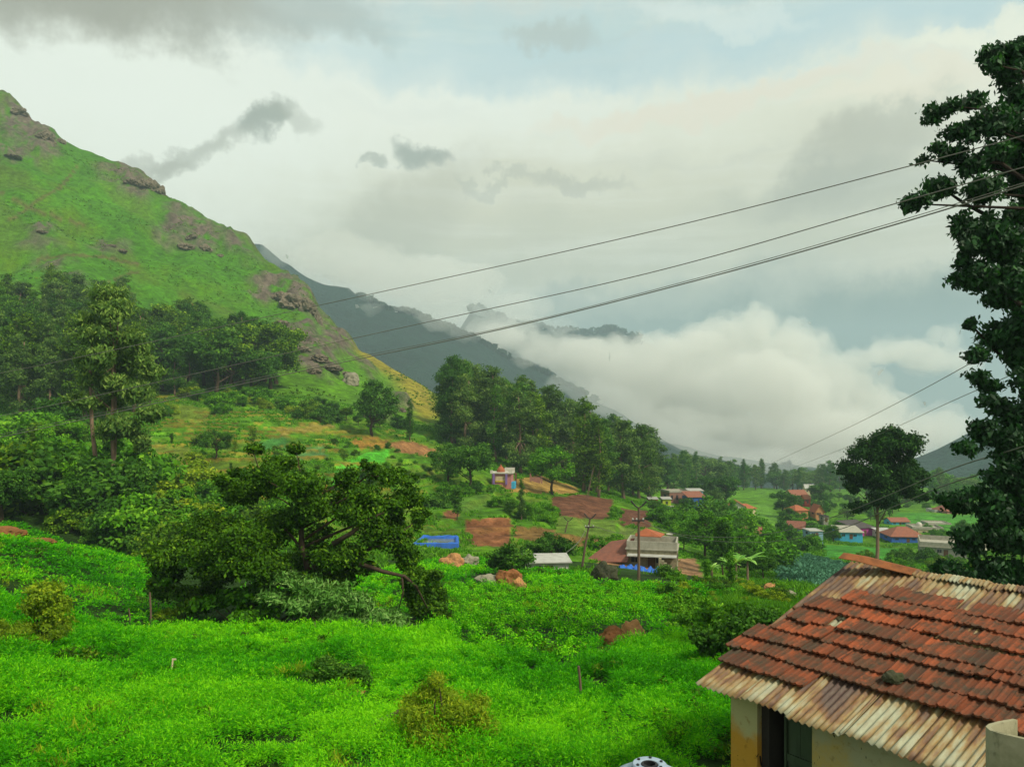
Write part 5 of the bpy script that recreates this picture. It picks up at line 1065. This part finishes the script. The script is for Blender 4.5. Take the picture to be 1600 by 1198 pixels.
# ---------------------------------------------------------------- rocks and earth in the field
def px_rock(u, v, wpx, hpx, m_, label, seed, name='boulder', cat='boulder', dpx=1.0):
    p = on_ground(u, v); k = p.y/F; return rock_obj(name, (p.x, p.y, p.z+hpx*k*.15), (wpx*k/2, wpx*k/2*dpx, hpx*k*.8), m_, label, cat, seed, 4)
px_rock(708, 884, 40, 20, M_rocko, 'flat orange granite boulder below the blue pond, left part', 1); px_rock(732, 882, 32, 17, M_rockg, 'greyer granite boulder touching the orange one below the pond', 2)
px_rock(946, 906, 46, 30, M_rockd, 'dark brown boulder in the green field left of the pole', 3)
px_rock(987, 998, 44, 34, M_rocko, 'smooth orange boulder on the eroded bank', 4); px_rock(958, 1006, 62, 28, M_earth, 'bare reddish earth bank under the orange boulder', 5, 'earth_bank', 'earth bank', .6)
px_rock(795, 914, 44, 30, M_earth, 'small mound of red earth in the crop field', 6, 'earth_mound', 'earth mound'); px_rock(810, 920, 24, 18, M_rocko, 'orange stone at the foot of the red earth mound', 7)
px_rock(765, 912, 44, 16, M_rockg, 'grey grassy hummock beside the red earth mound', 8, 'hummock', 'hummock')
px_rock(530, 1086, 110, 8, M_earth, 'bare brown patch under the low dark bush', 9, 'earth_patch', 'earth patch', .5)
px_rock(562, 1084, 14, 6, M_rocko, 'small pale stone right of the low dark bush', 10)
px_rock(1068, 970, 26, 10, M_rockg, 'flat grey stone on the rough bank', 11); px_rock(1205, 922, 26, 12, M_rocko, 'orange stone on the bank behind the house roof', 12); px_rock(1235, 930, 20, 8, M_rockg, 'pale stone near the roof edge on the bank', 13); px_rock(1045, 1020, 10, 8, M_rocko, 'small red stone at the field edge', 14)
px_rock(565, 748, 12, 14, PAL['white_wall'], 'white stone standing on the terraces', 15); px_rock(10, 836, 60, 14, M_earth, 'reddish eroded earth at the left top of the field', 16, 'earth_bank', 'earth bank'); px_rock(60, 850, 50, 10, M_earth, 'second eroded earth patch at the left field edge', 17, 'earth_bank', 'earth bank')
px_rock(548, 600, 26, 20, M_rockg, 'light grey rock slab near the ochre shoulder of the hillside', 18)
M_crag = plain('hill_rock', (0.17, 0.14, 0.10), (0.07, 0.07, 0.04), .25, .95, .05, .8)
LBS = ['squarest dark crag on the hillside skyline notch', 'dark crag just left of the skyline notch', 'darkest block at the drop of the skyline notch', 'low crag trailing left of the skyline notch', 'large outcrop in the middle rock band, left part', 'large outcrop in the middle rock band, right part', 'outcrop over the middle rock band', 'largest outcrop of the lower brown cliff', 'right outcrop of the lower brown cliff', 'upper outcrop of the lower brown cliff', 'outcrop at the foot of the lower brown cliff', 'dark outcrop high on the left skyline', 'small dark outcrop right of the high skyline outcrop', 'outcrop under the upper left summit', 'flat dark rock in the middle of the green slope', 'small rock right of the flat dark rock', 'rock below the lower brown cliff, left', 'rock below the lower brown cliff, centre', 'flat rock near the right skyline under the cliff', 'low rock above the dark trees', 'small rock over the left eucalyptus grove', 'rock above the light grey slab', 'low rock left of the light grey slab', 'rock at the left edge of the hillside', 'small rock below the middle rock band', 'small rock beside the dark trees top', 'rock low on the ochre shoulder', 'rock above the lone oval tree']
r_ = random.Random(77); LB = ['dark crag on the skyline notch of the hillside', 'weathered outcrop in the rocky belt of the hillside']
for i, (u, v, w, h) in enumerate([(238,292,24,20),(225,288,22,14),(250,298,14,16),(205,285,20,10),(290,385,36,18),(320,388,30,22),(300,370,26,14),(455,470,34,26),(480,480,26,26),(435,465,26,16),(495,500,14,20),(70,215,26,18),(95,222,14,12),(30,175,22,14),(175,385,26,8),(190,392,22,8),(470,545,24,10),(500,560,26,12),(520,575,30,10),(455,530,22,12),(65,362,22,8),(540,585,24,10),(490,580,22,10),(20,245,30,8),(345,400,16,10),(440,505,22,8),(620,640,26,8),(575,650,24,8)]):
    p = on_ground(u, v, 240); k = p.y/F; bs_ = .62 if i in (4, 5, 6, 14, 15, 20, 23, 24) else .9; rock_obj('outcrop', (p.x, p.y, p.z-h*k*.22), (w*k/1.7*bs_, w*k/1.7*bs_, h*k*.75*bs_), M_crag, LBS[i], 'rock', i+20, 4, r_.uniform(0, 6), 'rock outcrops of the hillside', .32)

# ---------------------------------------------------------------- poles, wires, sticks
M_pole = plain('weathered_wood', (0.15, 0.10, 0.07), (0.07, 0.05, 0.04), 3, .9, .1, .2, (1, 1, .2)); M_wire = plain('grey_cable', (0.16, 0.155, 0.13), (0.12, 0.12, 0.10), 1, .6, .3); M_iron = plain('dark_iron', (0.03, 0.03, 0.03), (0.05, 0.03, 0.02), 4, .6, .3)
M_ins = plain('porcelain', (0.5, 0.5, 0.46), (0.4, 0.4, 0.36), 4, .3, .5)
def pole(u, v, vt, label, lean=0.0, arm=True, fork=12):
    p = on_ground(u, v); k = p.y/F; h = (v-vt)*k; root = empty('utility_pole', p, label=label, cat='utility pole'); tx = lean*k
    m = MB(); m.tube([(0, 0, -.5), (tx*.5, 0, h*.5), (tx, 0, h)], [.13, .11, .08], 8); m.build('pole', M_pole, root)
    m = MB(); f = fork*k; m.tube([(tx-f, 0, h+f*.85), (tx-f*.45, 0, h+f*.2), (tx, 0, h-.05), (tx+f*.45, 0, h+f*.2), (tx+f, 0, h+f*.8)], .07, 6); m.build('fork', M_iron, root)
    if arm:
        z = h*.83; m = MB(); m.box(tx-f*.9, tx+f*.7, -.16, -.05, z-.06, z+.06); m.build('crossarm', M_iron, root)
        for sx in (-.8, -.3, .55): m = MB(); lathe(m, [(0, z+.22), (.06, z+.2), (.04, z+.13), (.07, z+.1), (.05, z+.061)], 8, (tx+f*sx, -.1)); m.build('insulator', M_ins, root)
    return p, h, tx
P1, h1, t1 = pole(998, 912, 793, 'tall straight utility pole with a forked top before the farmhouse')
P2, h2, t2 = pole(908, 888, 810, 'leaning utility pole left of the farmhouse', lean=14, fork=9)
P3, h3, t3 = pole(882, 832, 814, 'short forked pole standing in the ploughed plots', lean=6, arm=False, fork=7)
def lean_pole(u0, v0, u1, v1, Y, label):
    p = on_ground(u0, v0); a = p; b = at(u1, v1, p.y+1.0); m = MB(); m.tube([(0, 0, -.4), tuple(b-a)], [.10, .07], 6); o = m.build('leaning_post', M_pole); o.location = a; tag(o, label, 'post')
lean_pole(915, 779, 929, 728, 0, 'tall thin pale post leaning before the wood, left one'); lean_pole(918, 779, 926, 734, 0, 'shorter thin post leaning beside the tall one before the wood')
def wire(pts, rad, label, n=26, group=None):
    """pts: three or more (u, v, Y); a smooth hanging cable through them"""
    P = [at(*p) for p in pts]; Q_ = []
    for i in range(len(P)-1):
        a, b, c, d = P[max(i-1, 0)], P[i], P[i+1], P[min(i+2, len(P)-1)]
        for j in range(n):
            t = j/n; Q_.append(.5*((2*b)+(c-a)*t+(2*a-5*b+4*c-d)*t*t+(-a+3*b-3*c+d)*t**3))
    Q_.append(P[-1]); m = MB(); m.tube(Q_, rad, 6); o = m.build('overhead_wire', M_wire, None, True); tag(o, label, 'wire', group); return o
wire([(-260,622,44),(0,583,40),(540,468,32),(1000,366,25),(1435,256,20),(1760,168,16)], .014, 'highest overhead wire crossing the whole sky', group=None)
wire([(-260,694,44),(0,650,40),(600,518,31),(1000,430,25),(1400,318,20),(1760,216,16)], .014, 'second overhead wire from the top', group=None)
wire([(-260,730,44),(0,683,40),(460,582,33),(780,515,28),(1100,435,24),(1412,347,20),(1760,240,16)], .018, 'thick lower overhead wire running parallel to the upper two')
wire([(-260,728,45),(0,679,41),(460,578,34),(780,513,29),(1100,432,24.5),(1412,343,20.5),(1760,236,16.5)], .010, 'thin overhead wire twisted close to the thick one')
wire([(1165,742,120),(1300,680,75),(1420,620,45),(1600,520,24),(1800,405,16)], .016, 'overhead wire rising from the valley to the right tree, upper one')
wire([(1235,732,120),(1360,684,75),(1480,630,45),(1600,576,28),(1800,470,18)], .016, 'overhead wire rising from the valley to the right tree, lower one')
wire([(1000,813,79),(1060,834,77),(1150,839,72),(1240,826,60),(1330,797,45),(1480,735,30),(1600,697,22),(1800,620,16)], .022, 'pale sagging cable from the tall pole, upper strand')
wire([(1000,813,79),(1060,836,76),(1120,845,71),(1200,846,64),(1300,830,50),(1400,790,38),(1500,750,30),(1800,670,17)], .022, 'pale sagging cable from the tall pole, lower strand')
wire([(921,815,88),(905,845,86),(880,866,84),(850,880,82)], .03, 'slack cable hanging from the leaning pole')
wire([(921,818,88),(950,829,92),(985,833,88),(998,814,79.5)], .025, 'short cable between the leaning pole and the tall pole')
def stake(u, v, u1, v1, rad, label, name='wooden_stake', dy=0.0, knob=False):
    p = on_ground(u, v); b = at(u1, v1, p.y+dy); d = b-p; m = MB(); m.tube([tuple(-d*.3), (0, 0, 0), tuple(d*.5+Vector((.01, 0, 0))), tuple(d)], [rad, rad, rad*.95, rad*.85], 8)
    if knob: m.box(d.x-.02, d.x+.10, d.y-.02, d.y+.02, d.z-.01, d.z+.03)
    o = m.build(name, M_pole if not knob else PAL['cream_wall']); o.location = p; tag(o, label, 'stake')
stake(265, 1066, 270, 1030, .03, 'short pale stake with a dark cap in the near crop', knob=True)
stake(908, 1092, 904, 1040, .04, 'dark upright stick standing in the near crop'); stake(905, 1070, 934, 1064, .04, 'dark stick lying at the foot of the upright stick', dy=-.2)
stake(560, 1142, 634, 1106, .06, 'dark fallen log poking out of the near crop', 'log', -.3)
stake(236, 972, 234, 925, .05, 'brown post at the corner of the upper field'); stake(204, 974, 201, 950, .03, 'thin pale post left of the brown corner post'); stake(728, 905, 728, 890, .02, 'thin stake in the field beside the boulder')
stake(493, 992, 492, 972, .03, 'small dark stake under the silvery bush')
# ---------------------------------------------------------------- air
def volmat(name, color, density, aniso=0.0):
    m = bpy.data.materials.new(name); m.use_nodes = True; m.node_tree.nodes.clear(); g = NT(m.node_tree)
    p = g.new('ShaderNodeVolumePrincipled'); p.inputs['Color'].default_value = (*color, 1); p.inputs['Density'].default_value = density
    p.inputs['Anisotropy'].default_value = aniso
    g.l.new(p.outputs[0], g.new('ShaderNodeOutputMaterial').inputs['Volume'])
    return m
hb = MB().box(-3600, 3600, -60, 3900, -260, 470); haze = hb.build('haze', volmat('haze', (0.66, 0.84, 0.95), 1.9e-4)); tag(haze, kind='stuff')
# cloud lying in the valley
PUFFS = [ # u, v, ru, rv, Y
 (1000,600,120,70,2300), (1080,560,80,50,2300), (1150,540,70,55,2350), (1190,515,30,35,2350), (1100,530,40,30,2350), (1050,560,60,45,2250), (1230,560,70,45,2300), (1280,600,80,50,2300), (1180,620,140,80,2200), (1330,600,40,30,2300), (1350,640,70,50,2300),
 (960,560,60,32,2250), (900,560,80,38,2250), (1010,540,25,18,2250), (930,545,45,22,2250), (840,548,50,26,2250), (780,530,50,24,2250), (1250,680,160,60,2150), (1100,670,110,45,2150), (1330,690,110,50,2150), (1020,650,60,35,2200), (1440,680,70,35,2200), (1480,665,40,30,2200),
 (1240,720,170,26,2100), (1350,560,40,18,2300), (1400,550,50,20,2300), (1450,560,45,20,2300), (1475,530,22,16,2300), (1500,565,35,18,2300), (1290,540,14,14,2300),(1165,500,10,16,2350),(1210,495,12,14,2350),(1180,480,8,12,2350),(1130,500,12,10,2350),(1235,515,12,16,2320),(1300,560,26,10,2300),(1420,535,18,8,2300),(1000,520,12,8,2300),(960,535,16,8,2260)]
WISPS = [(950,640,70,26,1650),(1010,680,80,30,1600),(1080,710,90,26,1600),(1170,725,90,22,1600),(900,600,50,20,1700),(845,560,40,14,1750),(600,452,46,14,1780),(650,468,50,18,1780),(560,430,44,12,1780),(500,412,44,14,1780),(455,398,30,16,1780),(428,392,16,12,1760),(575,478,24,8,1700),(700,490,50,26,1800),(740,510,40,20,1850),(620,430,90,30,2200),(540,400,90,30,2200),(700,440,90,34,2300),(800,480,60,26,2500),(820,505,40,12,2700),(880,512,30,9,2700),(780,520,60,20,2500)]
def icos(sub):
    import bmesh
    bm = bmesh.new(); bmesh.ops.create_icosphere(bm, subdivisions=sub, radius=1)
    V = np.array([v.co[:] for v in bm.verts]); Fc = np.array([[v.index for v in f.verts] for f in bm.faces]); bm.free(); return V, Fc
IV, IF = icos(3)
def puffmesh(name, puffs, k, voxel, density, label, disp, col=(0.95, 0.94, 0.90), seed=1, deep=1.0):
    Vs = []; Fs = []; n = 0; r = np.random.default_rng(seed)
    for (u, v, ru, rv, Y) in puffs:
        c = np.array(at(u, v, Y)); R = np.array((ru, ru*0.9*deep, rv))*Y/F*k
        sub = [(c, R)]
        for _ in range(7):
            d = r.normal(size=3); d /= np.linalg.norm(d); d[2] = abs(d[2])*.9-.1; sub.append((c+d*R*.85, np.full(3, R.min()*r.uniform(.3, .6))))
        for cc, RR in sub: Vs.append(IV*RR+cc); Fs.append(IF+n); n += len(IV)
    me = mesh_np(name, np.concatenate(Vs), np.concatenate(Fs))
    o = link(name, me, None, volmat(name, col, density, 0.1)); tag(o, label, 'cloud', None, 'stuff')
    m = o.modifiers.new('union', 'REMESH'); m.mode = 'VOXEL'; m.voxel_size = voxel
    for i, (s, a) in enumerate(disp):
        t = bpy.data.textures.new(name, 'CLOUDS'); t.noise_scale = s; t.noise_depth = 3; t.noise_basis = 'ORIGINAL_PERLIN'
        d = o.modifiers.new('billow', 'DISPLACE'); d.texture = t; d.texture_coords = 'GLOBAL'; d.strength = a; d.mid_level = 0.5
    return o
puffmesh('valley_cloud', PUFFS, 0.80, 9, 0.009, 'bright billowing cloud bank lying in the valley beyond the village', [(110, 90), (40, 50), (16, 20), (8, 4)])
puffmesh('valley_mist', PUFFS, 1.02, 12, 0.0040, 'thin mist around the edges of the valley cloud bank', [(110, 120), (40, 60), (14, 18)], seed=2)
puffmesh('hill_mist', WISPS, 1.0, 12, 0.0040, 'pale mist drifting over the shoulder of the blue mountain', [(90, 90), (30, 44), (12, 12)], seed=3)
